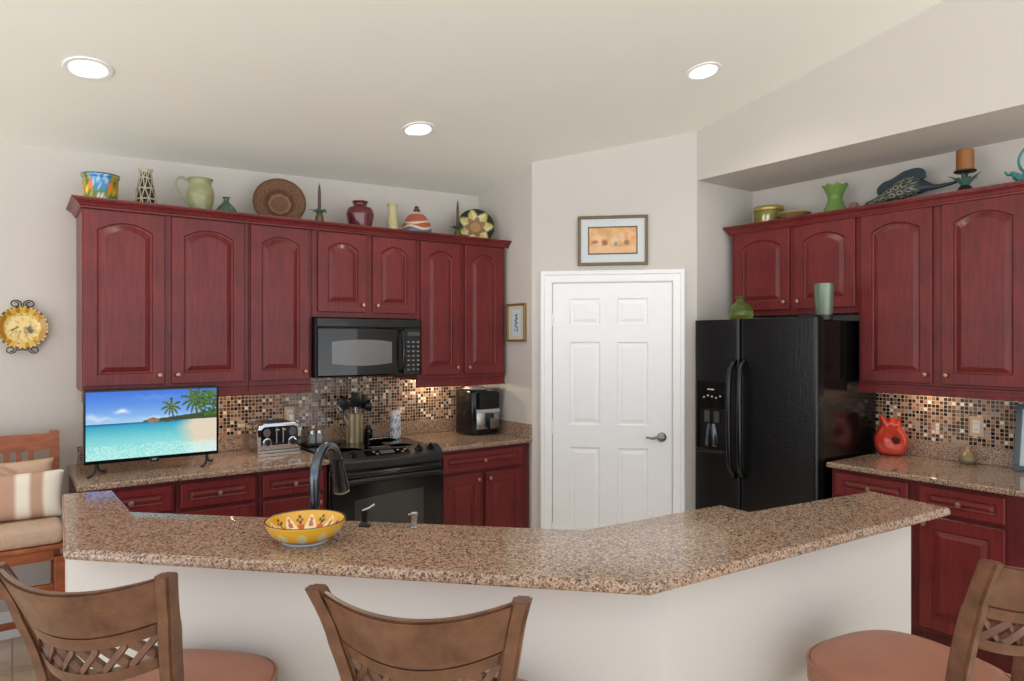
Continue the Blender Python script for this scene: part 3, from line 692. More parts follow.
def outlet(label, loc, rz, m):
    t = thing('wall_outlet', label, 'outlet', loc, rz, 'wall outlets')
    b = NB(); box(b, -0.036, 0.036, -0.006, 0, -0.058, 0.058, 0.003); obj('cover_plate', b, m, t)
    b = NB(); box(b, -0.018, 0.018, -0.009, -0.0062, -0.036, 0.036, 0.002); rc = obj('receptacle', b, M_WHITEPL, t)
    for z in (-0.018, 0.018):
        for x in (-0.006, 0.006):
            q = NB(); box(q, x-0.0013, x+0.0013, -0.0096, -0.0088, z-0.005, z+0.005); obj('slot', q, M_BLACKM, rc)
    return t
M_ALMOND = mat('almond_plate', (200, 172, 146), 0.4, var=0.02)
t = outlet('tan outlet on the mosaic behind the toaster, with white plug', (1.512, YW-0.0085, 1.118), 0, M_ALMOND)
b = NB(); box(b, -0.017, 0.017, -0.048, -0.010, -0.036, 0.012, 0.005); tag(obj('power_adapter', b, M_WHITEPL), 'small white plug in the outlet behind the toaster', 'plug').location = (1.512, YW-0.0085, 1.118)
outlet('almond outlet on the mosaic above the small bud vase', (XW-0.0085, 1.632, 1.125), -PI/2, M_ALMOND)
b = NB(); box(b, -0.075, 0.075, -0.06, 0.06, 0, 0.014, 0.005); tag(obj('tray', b, M_BLACKM), 'small black tray holding glass shakers beside the range', 'tray').location = (1.64, 4.50, 0.9225)
M_GLASS = mat('clear_glass', (225, 230, 230), 0.04, trans=0.85, var=0)
for i, (x, y, lb) in enumerate(((1.612, 4.49, 'left glass shaker with steel lid on black tray'), (1.668, 4.50, 'right glass shaker with steel lid on black tray'))):
    t = thing('shaker', lb, 'shaker', (x, y, 0.9365), 0, 'glass shakers by the range')
    b = NB(); lathe(b, [(0, 0), (0.024, 0), (0.026, 0.004), (0.025, 0.052), (0.021, 0.058), (0, 0.058)], 20); obj('glass', b, mat('shaker_glass', (196, 200, 200), 0.08, trans=0.4, var=0), t, 40)
    b = NB(); lathe(b, [(0.0225, 0.0582), (0.0225, 0.075), (0.018, 0.084), (0, 0.087), ], 20); obj('lid', b, M_CHROME, t, 40)

# ------------------------------------------------------------------ range-top items
CZ = 0.9225
t = thing('utensil_crock', 'tall striped brass utensil crock on the cooktop', 'crock', (1.905, 4.46, CZ))
b = NB(); lathe(b, [(0, 0), (0.054, 0), (0.056, 0.004), (0.056, 0.190), (0.058, 0.196), (0.053, 0.197), (0.051, 0.012), (0, 0.010)], 36); o = obj('jar', b, painted('crock_stripe', 0.28, metal=0.6), t, 40)
glaze(o, lambda c: ((186, 160, 112) if int((math.atan2(c.y, c.x)+PI)*3.0) % 2 else (226, 216, 186)))
def utensil(kind, label, x, y, tilt, az, hm, hl, headfn, ln=0.30):
    t = thing(kind, label, 'utensil', (x, y, CZ+0.014), 0, 'utensils in the crock')
    R = Matrix.Rotation(az, 4, 'Z') @ Matrix.Rotation(tilt, 4, 'Y')
    b = NB(); tube(b, [(0, 0, 0), (0, 0, ln*0.5), (0, 0, ln)], [0.006, 0.007, 0.006], 8); bmesh.ops.transform(b, matrix=R, verts=b.verts); obj('handle', b, hm, t, 50)
    b = headfn(); bmesh.ops.transform(b, matrix=R @ Matrix.Translation((0, 0, ln)), verts=b.verts); obj('head', b, hl, t, 50)
def h_spoon():
    b = NB(); lathe(b, [(0, -0.045), (0.022, -0.034), (0.035, 0), (0.026, 0.03), (0, 0.045)], 16); bmesh.ops.transform(b, matrix=Matrix.Translation((0, 0, 0.03)) @ Matrix.Diagonal((1.2, 0.3, 1.2, 1)), verts=b.verts); return b
def h_spat():
    b = NB(); box(b, -0.044, 0.044, -0.003, 0.003, 0, 0.10, 0.0025); return b
def h_ladle():
    b = NB(); lathe(b, [(0, -0.035), (0.028, -0.024), (0.042, 0.005), (0.040, 0.006), (0.026, -0.018), (0, -0.028)], 18); bmesh.ops.transform(b, matrix=Matrix.Translation((0.03, 0, 0.02)) @ Matrix.Rotation(1.2, 4, 'Y'), verts=b.verts); return b
def h_whisk():
    b = NB()
    for k in range(5):
        a = PI*k/5; tube(b, spline([(0, 0, -0.02), (0.03*math.cos(a), 0.03*math.sin(a), 0.05), (0, 0, 0.095), (-0.03*math.cos(a), -0.03*math.sin(a), 0.05), (0, 0, -0.02)], 5), 0.0018, 5)
    return b
cx, cy = 1.905, 4.46
utensil('spoon', 'black serving spoon leaning left in the brass crock', cx-0.012, cy, -0.26, 0.2, M_STEEL, M_BLACKM, h_spoon, 0.235)
utensil('spatula', 'black spatula standing upright in the brass crock', cx, cy+0.01, 0.05, 0.3, M_STEEL, M_BLACKM, h_spat, 0.225)
utensil('ladle', 'black ladle leaning right in the brass crock', cx+0.012, cy-0.006, 0.24, 0.0, M_BLACKM, M_BLACKM, h_ladle, 0.225)
utensil('slotted_turner', 'wide black turner leaning far right in the brass crock', cx+0.016, cy+0.012, 0.33, 0.35, M_BLACKM, M_BLACKM, h_spat, 0.215)
utensil('whisk', 'steel wire whisk leaning left in the brass crock', cx-0.016, cy-0.014, -0.36, -0.25, M_STEEL, M_STEEL, h_whisk, 0.19)
t = thing('oil_bottle', 'small dark bottle with grey cap behind the spoon rest on the cooktop', 'bottle', (2.045, 4.55, CZ))
b = NB(); lathe(b, smoothprof([(0, 0), (0.027, 0), (0.029, 0.006), (0.029, 0.06), (0.016, 0.085), (0.012, 0.10), (0, 0.10)], 3), 20); obj('glass', b, M_BLACK, t, 40)
b = NB(); lathe(b, [(0, 0.1005), (0.013, 0.1005), (0.013, 0.128), (0, 0.13)], 16); obj('cap', b, mat('grey_cap', (128, 130, 132), 0.4), t, 40)
t = thing('spoon_rest', 'black and steel spoon rest lying on the cooktop', 'spoon rest', (2.015, 4.36, CZ), 0.15)
b = NB(); lathe(b, [(0, 0.004), (0.03, 0.004), (0.05, 0.018), (0.053, 0.018), (0.032, 0), (0, 0)], 24, mtx=Matrix.Diagonal((1.2, 0.7, 1, 1))); obj('dish', b, M_BLACK, t, 40)
b = NB(); tube(b, spline([(-0.05, 0.0, 0.024), (0.02, -0.01, 0.028), (0.085, -0.02, 0.026)], 5), 0.005, 8); obj('handle', b, M_STEEL, t, 50)
t = thing('pepper_grinder', 'white and grey speckled canister standing right on the cooktop', 'canister', (2.222, 4.48, CZ))
b = NB(); lathe(b, [(0, 0), (0.037, 0), (0.038, 0.004), (0.037, 0.165), (0.034, 0.17), (0, 0.17)], 36, sub=10); o = obj('body', b, painted('speckled_print', 0.35), t, 40)
glaze(o, lambda c: (126, 128, 136) if hsh(int((math.atan2(c.y, c.x)+4)*8), int(c.z*150)) > 0.62 else (224, 226, 230))
b = NB(); lathe(b, smoothprof([(0.034, 0.1705), (0.033, 0.182), (0.022, 0.198), (0, 0.202)], 4), 28); obj('cap', b, M_WHITEPL, t, 40)

# ------------------------------------------------------------------ air fryer
t = thing('air_fryer', 'black air fryer with steel drawer on the counter right of the range', 'air fryer', (2.745, 4.27, 0.914))
FW, FD, FH = 0.245, 0.265, 0.33
def rsq(x0, x1, y0, y1, r, n=6):
    p = []
    for cx_, cy_, a0 in ((x1-r, y0+r, -PI/2), (x1-r, y1-r, 0), (x0+r, y1-r, PI/2), (x0+r, y0+r, PI)):
        p += [(cx_+r*math.cos(a0+PI/2*i/n), cy_+r*math.sin(a0+PI/2*i/n)) for i in range(n+1)]
    return p
b = NB(); prism(b, rsq(0, FW, 0, FD, 0.04), 0.006, FH, 0.012, 3); obj('body', b, M_BLACK, t, 40)
b = NB(); prism(b, rsq(0.012, FW-0.012, 0.012, FD-0.012, 0.035), 0, 0.0055); obj('base', b, M_BLACKM, t)
b = NB(); box(b, 0.03, FW-0.01, -0.004, -0.0002, 0.20, FH-0.012, 0.002); obj('control_panel', b, M_BGLASS, t)
b = NB(); box(b, 0.028, FW-0.012, -0.012, -0.0002, 0.045, 0.195, 0.006); dw = obj('drawer', b, M_STEEL, t, 30)
b = NB(); box(b, 0.028, FW-0.012, -0.015, -0.0122, 0.168, 0.194, 0.003); obj('drawer_band', b, mat('bright_steel', (214, 214, 212), 0.3, metal=0.8), dw)
b = NB(); box(b, 0.112, 0.152, -0.060, -0.0155, 0.05, 0.168, 0.010); obj('handle', b, M_BLACK, dw, 40)
b = NB(); box(b, 0.118, 0.146, -0.0625, -0.0602, 0.055, 0.13, 0.001); obj('handle_inlay', b, M_STEEL, dw)
t = thing('paper_plate', 'white plate lying on top of the air fryer', 'plate', (2.85, 4.395, 0.914+FH+0.001))
b = NB(); lathe(b, [(0, 0), (0.07, 0), (0.105, 0.012), (0.106, 0.015), (0.07, 0.004), (0, 0.004)], 36); obj('dish', b, M_WHITEPL, t, 40)
b = NB(); prism(b, rsq(-0.07, 0.06, -0.05, 0.05, 0.02), 0, 0.022, 0.008); tag(obj('cloth_pad', b, mat('pale_pink_cloth', (222, 204, 196), 0.8)), 'folded pale cloth on the white plate above the air fryer', 'cloth').location = (2.845, 4.395, 0.914+FH+0.006)

# ------------------------------------------------------------------ right counter items
t = thing('fish_vase', 'glossy red fish-shaped vase in the corner beside the refrigerator', 'vase', (4.385, 2.065, 0.9145), -PI/2+0.3)
out = [(-0.055, 0), (0.055, 0), (0.085, 0.03), (0.10, 0.075), (0.098, 0.115), (0.082, 0.15), (0.062, 0.178), (0.052, 0.205), (0.058, 0.235), (0.03, 0.222), (0.004, 0.238), (-0.022, 0.222), (-0.055, 0.248), (-0.05, 0.20), (-0.068, 0.16), (-0.088, 0.115), (-0.09, 0.07), (-0.078, 0.03)]
M_RED = mat('red_glaze', (204, 62, 38), 0.12, var=0.08, coat=0.5)
def blob_outline(bm, out, depth, hole=None, n=5):
    """thick rounded body from an outline with an optional round hole; layers shrink toward front and back"""
    cx_ = sum(p[0] for p in out)/len(out); cz_ = sum(p[1] for p in out)/len(out)
    sm = spline([(x, z, 0) for x, z in out]+[(out[0][0], out[0][1], 0)], 4)[:-1]
    layers = []
    for i in range(n*2+1):
        a = -PI/2+PI*i/(n*2); y = depth*math.sin(a); k = 0.30*(1-math.cos(a))
        layers.append((y, k))
    N_ = len(sm); rings_o, rings_i = [], []
    for y, k in layers:
        ro = []
        for j, v in enumerate(sm):
            hc = hole or (cx_, cz_, 0)
            inner = (hc[0]+hc[2]*math.cos(math.atan2(v.y-hc[1], v.x-hc[0])), hc[1]+hc[2]*math.sin(math.atan2(v.y-hc[1], v.x-hc[0])))
            ro.append((v.x+(inner[0]-v.x)*k, y, max(0.0, v.y+(inner[1]-v.y)*k)))
        rings_o.append([bm.verts.new(q) for q in ro])
        ri = []
        for j, v in enumerate(sm):
            hc = hole or (cx_, cz_, 0.002); a = math.atan2(v.y-hc[1], v.x-hc[0]); rr = hc[2]*(1+k*0.9)
            ri.append((hc[0]+rr*math.cos(a), y, hc[1]+rr*math.sin(a)))
        rings_i.append([bm.verts.new(q) for q in ri])
    for A in (rings_o, rings_i):
        for a, c in zip(A[:-1], A[1:]):
            for j in range(N_): bm.faces.new([a[j], a[(j+1) % N_], c[(j+1) % N_], c[j]])
    for k in (0, -1):
        for j in range(N_): bm.faces.new([rings_o[k][j], rings_o[k][(j+1) % N_], rings_i[k][(j+1) % N_], rings_i[k][j]])
    bmesh.ops.recalc_face_normals(bm, faces=bm.faces)
b = NB(); blob_outline(b, out, 0.05, (0.036, 0.098, 0.020)); obj('body', b, M_RED, t, 60)
t = thing('bud_vase', 'small olive and tan teardrop vase on the right counter', 'vase', (4.425, 1.655, 0.9145))
b = NB(); lathe(b, smoothprof([(0, 0), (0.028, 0), (0.042, 0.015), (0.044, 0.03), (0.034, 0.05), (0.016, 0.07), (0.010, 0.09), (0.012, 0.102), (0.008, 0.102), (0.006, 0.09), (0, 0.088)], 5), 32); o = obj('body', b, painted('two_tone_glaze', 0.25, 0.3), t, 60)
glaze(o, lambda c: mixc((128, 116, 86), (176, 142, 104), (c.z-0.04)/0.03))
t = thing('photo_frame', 'blue-grey picture frame leaning on the right backsplash', 'picture frame', (4.418, 1.425, 0.915), -PI/2)
def frame_thing(t, w, h, d, fw, mf, mm, art, artrect, ma, tilt=0.0):
    R = Matrix.Rotation(-tilt, 4, 'X')
    b = NB()
    for x0, x1, z0, z1 in ((0, w, 0, fw), (0, w, h-fw, h), (0, fw, fw, h-fw), (w-fw, w, fw, h-fw)): box(b, x0, x1, -d, 0, z0, z1, 0.003)
    bmesh.ops.transform(b, matrix=R, verts=b.verts); f = obj('frame', b, mf, t)
    b = NB(); box(b, fw, w-fw, -d*0.45, -0.002, fw, h-fw); bmesh.ops.transform(b, matrix=R, verts=b.verts); obj('mat_board', b, mm, t)
    x0, x1, z0, z1 = artrect; b = NB(); nx = 56; ny = max(8, int(nx*(z1-z0)/(x1-x0))); ny = min(ny, 90)
    g = [[b.verts.new((x0+(x1-x0)*i/nx, -d*0.45-0.0012, z0+(z1-z0)*j/ny)) for i in range(nx+1)] for j in range(ny+1)]
    for j in range(ny):
        for i in range(nx): b.faces.new([g[j][i], g[j][i+1], g[j+1][i+1], g[j+1][i]])
    o = obj('picture', b, ma, t)
    glaze(o, lambda c: art((c.x-x0)/(x1-x0), (c.z-z0)/(z1-z0)))
    for v in o.data.vertices: v.co = R @ v.co
    return t
M_PRINT = painted('print_ink', 0.5)
M_MATB = mat('pale_mat_board', (206, 212, 212), 0.7, var=0.02)
frame_thing(t, 0.26, 0.36, 0.022, 0.026, mat('blue_grey_frame', (78, 92, 100), 0.35), M_MATB, lambda u, v: mixc((198, 216, 232), (120, 156, 190), 1 if hsh(int(u*14), int(v*20)) > 0.7 and 0.2 < u < 0.8 and 0.15 < v < 0.85 else 0.15), (0.06, 0.20, 0.06, 0.30), M_PRINT, 0.17)

# ------------------------------------------------------------------ wall art
t = thing('framed_painting', 'wide bronze-framed still life painting above the white door', 'picture', (DA[0]+(0.332)*0.7071, DA[1]-0.332*0.7071, 2.152), -PI/4)
def still(u, v):
    c = mixc((214, 158, 100), (232, 196, 150), hsh(int(u*16), int(v*9))*0.7+0.2*math.sin(u*7))
    c = mixc(c, (204, 140, 84), 0.5*max(0, math.sin(u*9+v*6)))
    for x, y, rx, ry, q in ((0.34, 0.42, .07, .11, (138, 74, 52)), (0.54, 0.5, .09, .2, (216, 204, 176)), (0.56, 0.38, .04, .08, (120, 120, 70)), (0.78, 0.42, .06, .10, (140, 92, 66)), (0.2, 0.55, .08, .18, (226, 196, 150)), (0.14, .45, .08, .07, (156, 88, 60)), (0.68, 0.6, .06, .2, (224, 190, 160))):
        d = ((u-x)/rx)**2+((v-y)/ry)**2
        if d < 1: c = mixc(c, q, 0.8*(1-d*0.5))
    if v < 0.28: c = mixc(c, (226, 188, 150), 0.6)
    if u < 0.025 or u > 0.975 or v < 0.04 or v > 0.96: c = (96, 66, 46)
    return c
frame_thing(t, 0.492, 0.352, 0.024, 0.021, mat('bronze_frame', (110, 94, 70), 0.35, metal=0.4), M_MATB, still, (0.072, 0.420, 0.078, 0.276), M_PRINT)
t = thing('framed_print', 'small gold-framed blue floral print on the wall beside the door', 'picture', (SX-0.001, 4.228, 1.612), -PI/2)
def floral(u, v):
    c = (202, 216, 220)
    if abs(u-0.5-0.12*math.sin(v*9)) < 0.035 and 0.12 < v < 0.85: c = (70, 92, 104)
    for x, y in ((0.45, 0.78), (0.56, 0.66), (0.42, 0.58), (0.58, 0.5), (0.38, 0.36), (0.62, 0.30), (0.5, 0.42), (0.34, 0.22), (0.66, 0.2)):
        if ((u-x)/0.09)**2+((v-y)/0.045)**2 < 1: c = (40, 56, 78) if y > 0.45 else (120, 140, 172)
    return c
frame_thing(t, 0.228, 0.282, 0.022, 0.016, mat('gilt_frame', (150, 118, 70), 0.3, metal=0.5), mat('cream_mat_board', (208, 200, 182), 0.7, var=0.02), floral, (0.060, 0.168, 0.045, 0.237), M_PRINT)
# platter with an iron holder
t = thing('wall_platter', 'yellow sunflower platter in a scrolled iron wall holder at far left', 'plate', (0.046, YW-0.006, 1.69))
b = NB(); n = 72; prof = [(0, -0.016), (0.075, -0.016), (0.092, -0.022), (0.110, -0.032), (0.124, -0.036), (0.126, -0.034), (0.105, -0.022), (0.08, -0.008), (0, -0.006)]
lathe(b, prof, n, mtx=Matrix.Rotation(PI/2, 4, 'X') @ Matrix.Diagonal((1, 1, -1, 1)), sub=6)
for v in b.verts:
    r = math.hypot(v.co.x, v.co.z)
    if r > 0.112:
        k = 1+0.018*math.cos(math.atan2(v.co.z, v.co.x)*30)*(r-0.112)/0.014; v.co.x *= k; v.co.z *= k
o = obj('plate', b, painted('platter_glaze', 0.25, 0.3), t, 50)
for v in o.data.vertices: v.co.y = -abs(v.co.y)
def platter(c):
    r = math.hypot(c.x, c.z); a = math.atan2(c.z, c.x)
    if r > 0.116: return (66, 54, 30) if math.cos(a*30) < 0.1 else (226, 206, 130)
    if r > 0.088: return mixc((222, 178, 70), (178, 130, 40), 1 if abs(c.x) > 0.075 or math.cos(a*14) > 0.6 else 0)
    q = (232, 202, 122)
    d = (c.x+c.z*0.9)
    if abs(c.x*0.7-c.z+0.02) < 0.005 and -0.05 < c.x < -0.01: return (64, 58, 30)
    if ((c.x-0.035)/0.014)**2+((c.z+0.012)/0.022)**2 < 1: return (78, 70, 34)
    if hsh(int(c.x*180), int(c.z*180)) > 0.8: return (168, 140, 66)
    return q
glaze(o, platter)
b = NB()
def scroll(cx_, cz_, s, flip=1, turns=1.35, r0=0.030):
    return [(cx_+s*flip*(r0*(1-0.62*k/24))*math.cos(PI+2*PI*turns*k/24), -0.012, cz_+s*(r0*(1-0.62*k/24))*math.sin(PI+2*PI*turns*k/24)*-1) for k in range(25)]
for sgn in (-1, 1):
    p = [(0.002*sgn, -0.012, 0.112), (0.006*sgn, -0.012, 0.13)]
    sc = [(sgn*(0.033+(0.028*(1-0.62*k/26))*math.cos(PI-2*PI*1.3*k/26)), -0.012, 0.138+(0.024*(1-0.6*k/26))*math.sin(PI-2*PI*1.3*k/26)) for k in range(27)]
    tube(b, p+sc, 0.0035, 6)
    sc = [(sgn*(0.055+(0.026*(1-0.62*k/26))*math.cos(PI+2*PI*1.3*k/26)), -0.045, -0.128+(0.022*(1-0.6*k/26))*math.sin(PI+2*PI*1.3*k/26)) for k in range(27)]
    tube(b, [(0.0, -0.045, -0.122), (sgn*0.015, -0.045, -0.130)]+sc, 0.0035, 6)
tube(b, [(0, -0.004, -0.13), (0, -0.004, 0.12)], 0.003, 6); tube(b, [(0, -0.004, -0.126), (0, -0.045, -0.124)], 0.0035, 6)
obj('iron_holder', b, M_IRON, t, 50)
t.scale = (0.94, 0.94, 0.94)

# ------------------------------------------------------------------ ornaments on top of the back cabinets
TZL = 2.3355
GO = None
def deco(name, label, cat, x, y, z, rz=0): return thing(name, label, cat, (x, y, z), rz)
t = deco('ceramic_pot', 'multicoloured floral ceramic pot at the left end of the cabinet tops', 'pot', 0.392, 4.37, TZL)
b = NB(); lathe(b, [(0, 0), (0.080, 0), (0.084, 0.006), (0.086, 0.165), (0.092, 0.172), (0.093, 0.188), (0.086, 0.190), (0.080, 0.168), (0.078, 0.02), (0, 0.02)], 64, sub=8); o = obj('body', b, painted('majolica_glaze', 0.25, 0.3), t, 40)
def pot(c):
    a = math.atan2(c.y, c.x); u = (a/(2*PI)*3.0+0.29) % 1.0-0.5; v = c.z/0.19
    if v > 0.95: return (58, 84, 110)
    if abs(u) < 0.42*(v-0.45)+0.12 and v > 0.5: return (62, 130, 186) if hsh(int(a*16), int(v*14)) > 0.3 else (150, 196, 220)
    for x, y, r, q in ((-0.28, 0.62, 0.10, (232, 120, 30)), (0.28, 0.60, 0.10, (222, 110, 28)), (0.40, 0.45, 0.07, (240, 170, 40)), (-0.40, 0.5, 0.06, (240, 190, 50))):
        if (u-x)**2+((v-y)*0.55)**2 < r*r*0.7: return q
    if abs(u) < 0.30*(0.5-v)+0.06 and v < 0.45: return (236, 230, 214) if (int(u*26)+int(v*14)) % 2 else (150, 140, 120)
    if (u-0.1)**2+((v-0.55)*0.5)**2 < 0.012 or (u+0.12)**2+((v-0.55)*0.5)**2 < 0.012: return (74, 128, 40)
    return (176, 150, 40) if hsh(int(a*9), int(v*7)) > 0.5 else (76, 112, 36)
glaze(o, pot)
t = deco('openwork_vase', 'cream openwork lattice vase beside the floral pot', 'vase', 0.612, 4.37, TZL)
b = NB(); P_ = smoothprof([(0.046, 0), (0.055, 0.03), (0.058, 0.08), (0.050, 0.14), (0.036, 0.20), (0.032, 0.235), (0.040, 0.252)], 3)
n = 9; rings = []
for i, (r, z) in enumerate(P_):
    if i % 3: continue
    k = i//3; rings.append([b.verts.new((r*math.cos(2*PI*(j+0.5*(k % 2)+0.25*(hsh(k, j)-0.5))/n), r*math.sin(2*PI*(j+0.5*(k % 2)+0.25*(hsh(k, j)-0.5))/n), z+0.008*(hsh(j, k, 1)-0.5)*(0 < i < len(P_)-1))) for j in range(n)])
for k in range(len(rings)-1):
    for j in range(n):
        o_ = k % 2
        b.faces.new([rings[k][j], rings[k][(j+1) % n], rings[k+1][(j+o_) % n]]); b.faces.new([rings[k][(j+1-o_+o_) % n] if o_ == 0 else rings[k][j], rings[k+1][(j+1) % n] if o_ == 0 else rings[k+1][(j+1) % n], rings[k+1][j]]) if False else None
        if o_ == 0: b.faces.new([rings[k][(j+1) % n], rings[k+1][(j+1) % n], rings[k+1][j]])
        else: b.faces.new([rings[k][(j+1) % n], rings[k+1][(j+2) % n], rings[k+1][(j+1) % n]])
bmesh.ops.wireframe(b, faces=b.faces[:], thickness=0.014, offset=0.5, use_replace=True, use_even_offset=False)
lv = obj('lattice_body', b, mat('cream_ceramic', (224, 214, 190), 0.4), t)
b = NB(); lathe(b, [(r*0.80, z) for r, z in P_[:-3]], 24); obj('shade_core', b, mat('hollow_shade', (58, 48, 38), 0.8), t, 60)  # added dark core, its colour stands in for shade behind the lattice holes
b = NB(); lathe(b, [(0, 0), (0.036, 0), (0.036, 0.004), (0, 0.004)], 24); obj('base_disc', b, mat('brown_clay', (100, 82, 62), 0.6), t)
t = deco('pitcher', 'pale green glazed pitcher with looped handle on the cabinet tops', 'pitcher', 0.900, 4.37, TZL)
M_SAGE = mat('sage_glaze', (150, 150, 110), 0.35, var=0.18, scale=28, bump=0.3, bscale=70, coat=0.2)
b = NB(); lathe(b, smoothprof([(0, 0), (0.052, 0), (0.060, 0.05), (0.074, 0.12), (0.074, 0.165), (0.062, 0.20), (0.062, 0.222), (0.070, 0.236), (0.066, 0.238), (0.055, 0.222), (0.055, 0.20), (0.0, 0.19)], 4), 40); obj('body', b, M_SAGE, t, 60)
b = NB(); tube(b, spline([(-0.060, 0, 0.215), (-0.105, 0, 0.236), (-0.135, 0, 0.20), (-0.110, 0, 0.14), (-0.068, 0, 0.085)], 7), 0.0072, 10); obj('handle', b, M_SAGE, t, 60)
t = deco('squat_bottle', 'small squat green glass bottle between pitcher and basket', 'bottle', 1.045, 4.37, TZL)
b = NB(); lathe(b, smoothprof([(0, 0), (0.058, 0), (0.062, 0.03), (0.055, 0.075), (0.022, 0.115), (0.016, 0.125), (0.016, 0.140), (0.024, 0.146), (0.012, 0.147), (0.010, 0.12), (0, 0.118)], 4), 32); obj('glass', b, mat('green_glass', (104, 136, 104), 0.08, trans=0.5, var=0.05), t, 60)
t = deco('woven_basket', 'round brown woven basket tray leaning on the wall behind the cabinets', 'basket', 1.392, 4.46, TZL, -0.28)
M_BASK = painted('woven_straw', 0.8, bump=0.8)
Rb = Matrix.Translation((0, 0, 0.158)) @ Matrix.Rotation(PI/2-0.22, 4, 'X')
b = NB(); lathe(b, [(0, 0), (0.060, 0), (0.085, 0.010), (0.105, 0.024), (0.130, 0.034), (0.158, 0.040), (0.162, 0.044), (0.156, 0.049), (0.128, 0.043), (0.10, 0.034), (0.082, 0.020), (0.062, 0.009), (0, 0.009)], 72, sub=5); o = obj('basket_body', b, M_BASK, t, 50)
def bask(c):
    r = math.hypot(c.x, c.y); a = math.atan2(c.y, c.x); k = int(r/0.006)
    q = mixc((96, 64, 45), (130, 92, 68), hsh(k, int((a+4)*14)))
    if 0.070 < r < 0.092: q = mixc(q, (70, 42, 28), 0.35 + 0.3*(k % 2))
    if r > 0.148: q = mixc(q, (84, 52, 34), 0.5)
    if 0.058 < r < 0.066: q = mixc(q, (182, 136, 98), 0.5)
    return q
glaze(o, bask)
for v in o.data.vertices: v.co = Rb @ v.co
M_GREENM = mat('verdigris_metal', (70, 98, 76), 0.5, metal=0.3, var=0.15, scale=30)
def pineapple(label, x, y, z, taper_label, hs=1.0):
    t = thing('pineapple_candlestick', label, 'candlestick', (x, y, z), 0, 'pineapple candlesticks')
    b = NB(); lathe(b, smoothprof([(0, 0), (0.026, 0), (0.022, 0.010), (0.010, 0.024), (0.024, 0.054), (0.027, 0.080), (0.016, 0.114), (0, 0.116)], 4), 20); obj('pineapple', b, mat('aged_brass', (112, 96, 62), 0.4, metal=0.5, var=0.2, scale=60), t, 60)
    for k in range(11):
        a = 2*PI*k/11; b = NB(); ln = 0.066 if k % 2 else 0.050; up = 0.010 if k % 2 else -0.008
        tube(b, spline([(0.012*math.cos(a), 0.012*math.sin(a), 0.110), (0.035*math.cos(a), 0.035*math.sin(a), 0.134), (ln*math.cos(a), ln*math.sin(a), 0.124+up)], 4), [0.007, 0.008, 0.008, 0.007, 0.006, 0.005, 0.004, 0.003, 0.001], 6, flat=0.4); obj('leaf', b, M_GREENM, t)
    b = NB(); lathe(b, [(0, 0.112), (0.014, 0.112), (0.017, 0.138), (0.013, 0.14), (0, 0.13)], 16); obj('candle_cup', b, M_GREENM, t, 40)
    c = thing('taper_candle', taper_label, 'candle', (x, y, z+0.133), 0, 'brown taper candles')
    b = NB(); lathe(b, [(0, 0), (0.011, 0), (0.010, 0.12*hs), (0.006, 0.160*hs), (0.001, 0.172*hs), (0, 0.172*hs)], 14); obj('wax', b, mat('brown_wax', (88, 68, 60), 0.5), c, 40)
    b = NB(); tube(b, [(0, 0, 0.1725*hs), (0.001, 0, 0.172*hs+0.010)], 0.0012, 6); obj('wick', b, M_BLACKM, c)
pineapple('pineapple candlestick with leafy crown right of the woven basket', 1.622, 4.37, TZL, 'brown taper candle standing right of the woven basket')
pineapple('pineapple candlestick behind the sunburst woven plate at the right end', 2.695, 4.40, TZL, 'brown taper candle beside the sunburst woven plate', 1.15)
t = deco('burgundy_vase', 'glossy burgundy ribbed jar vase on the cabinet tops above the microwave', 'vase', 1.905, 4.37, TZL)
M_BURG = mat('burgundy_glaze', (92, 24, 32), 0.12, coat=0.5, var=0.12)
b = NB(); lathe(b, smoothprof([(0, 0), (0.066, 0), (0.074, 0.04), (0.090, 0.115), (0.092, 0.145), (0.078, 0.178), (0.050, 0.190), (0.046, 0.205), (0.054, 0.222), (0.048, 0.223), (0.038, 0.205), (0, 0.20)], 4), 64)
for v in b.verts:
    r = math.hypot(v.co.x, v.co.y)
    if 0.04 < v.co.z < 0.175 and r > 0.06:
        k = 1-0.02*(0.5+0.5*math.cos(math.atan2(v.co.y, v.co.x)*20)); v.co.x *= k; v.co.y *= k
obj('body', b, M_BURG, t, 60)
t = deco('slim_vase', 'slim pale yellow-green vase between burgundy vase and striped jar', 'vase', 2.145, 4.37, TZL)
b = NB(); lathe(b, smoothprof([(0, 0), (0.034, 0), (0.040, 0.05), (0.034, 0.13), (0.028, 0.18), (0.032, 0.215), (0.042, 0.232), (0.036, 0.233), (0.024, 0.21), (0, 0.2)], 4), 32); obj('body', b, mat('yellow_green_glaze', (190, 184, 136), 0.25, var=0.12, scale=30), t, 60)
t = deco('lidded_jar', 'domed red, cream and blue striped lidded jar on the cabinet tops', 'jar', 2.335, 4.37, TZL)
b = NB(); lathe(b, smoothprof([(0, 0), (0.078, 0), (0.100, 0.035), (0.106, 0.075), (0.098, 0.098)], 6)+[(0, 0.098)], 48, sub=2); o = obj('body', b, painted('striped_glaze', 0.4), t, 50)
def jar(c):
    w = c.z+0.012*math.sin(math.atan2(c.y, c.x)*3)
    return (120, 152, 152) if w < 0.05 else (84, 108, 128) if w < 0.072 else (206, 190, 164) if w < 0.088 else (172, 92, 66)
glaze(o, jar)
b = NB(); lathe(b, smoothprof([(0.100, 0.0985), (0.094, 0.125), (0.070, 0.16), (0.040, 0.19), (0.018, 0.200), (0.014, 0.204)], 5)+[(0, 0.204)], 48, sub=2); o = obj('lid', b, painted('striped_lid_glaze', 0.4), t, 50)
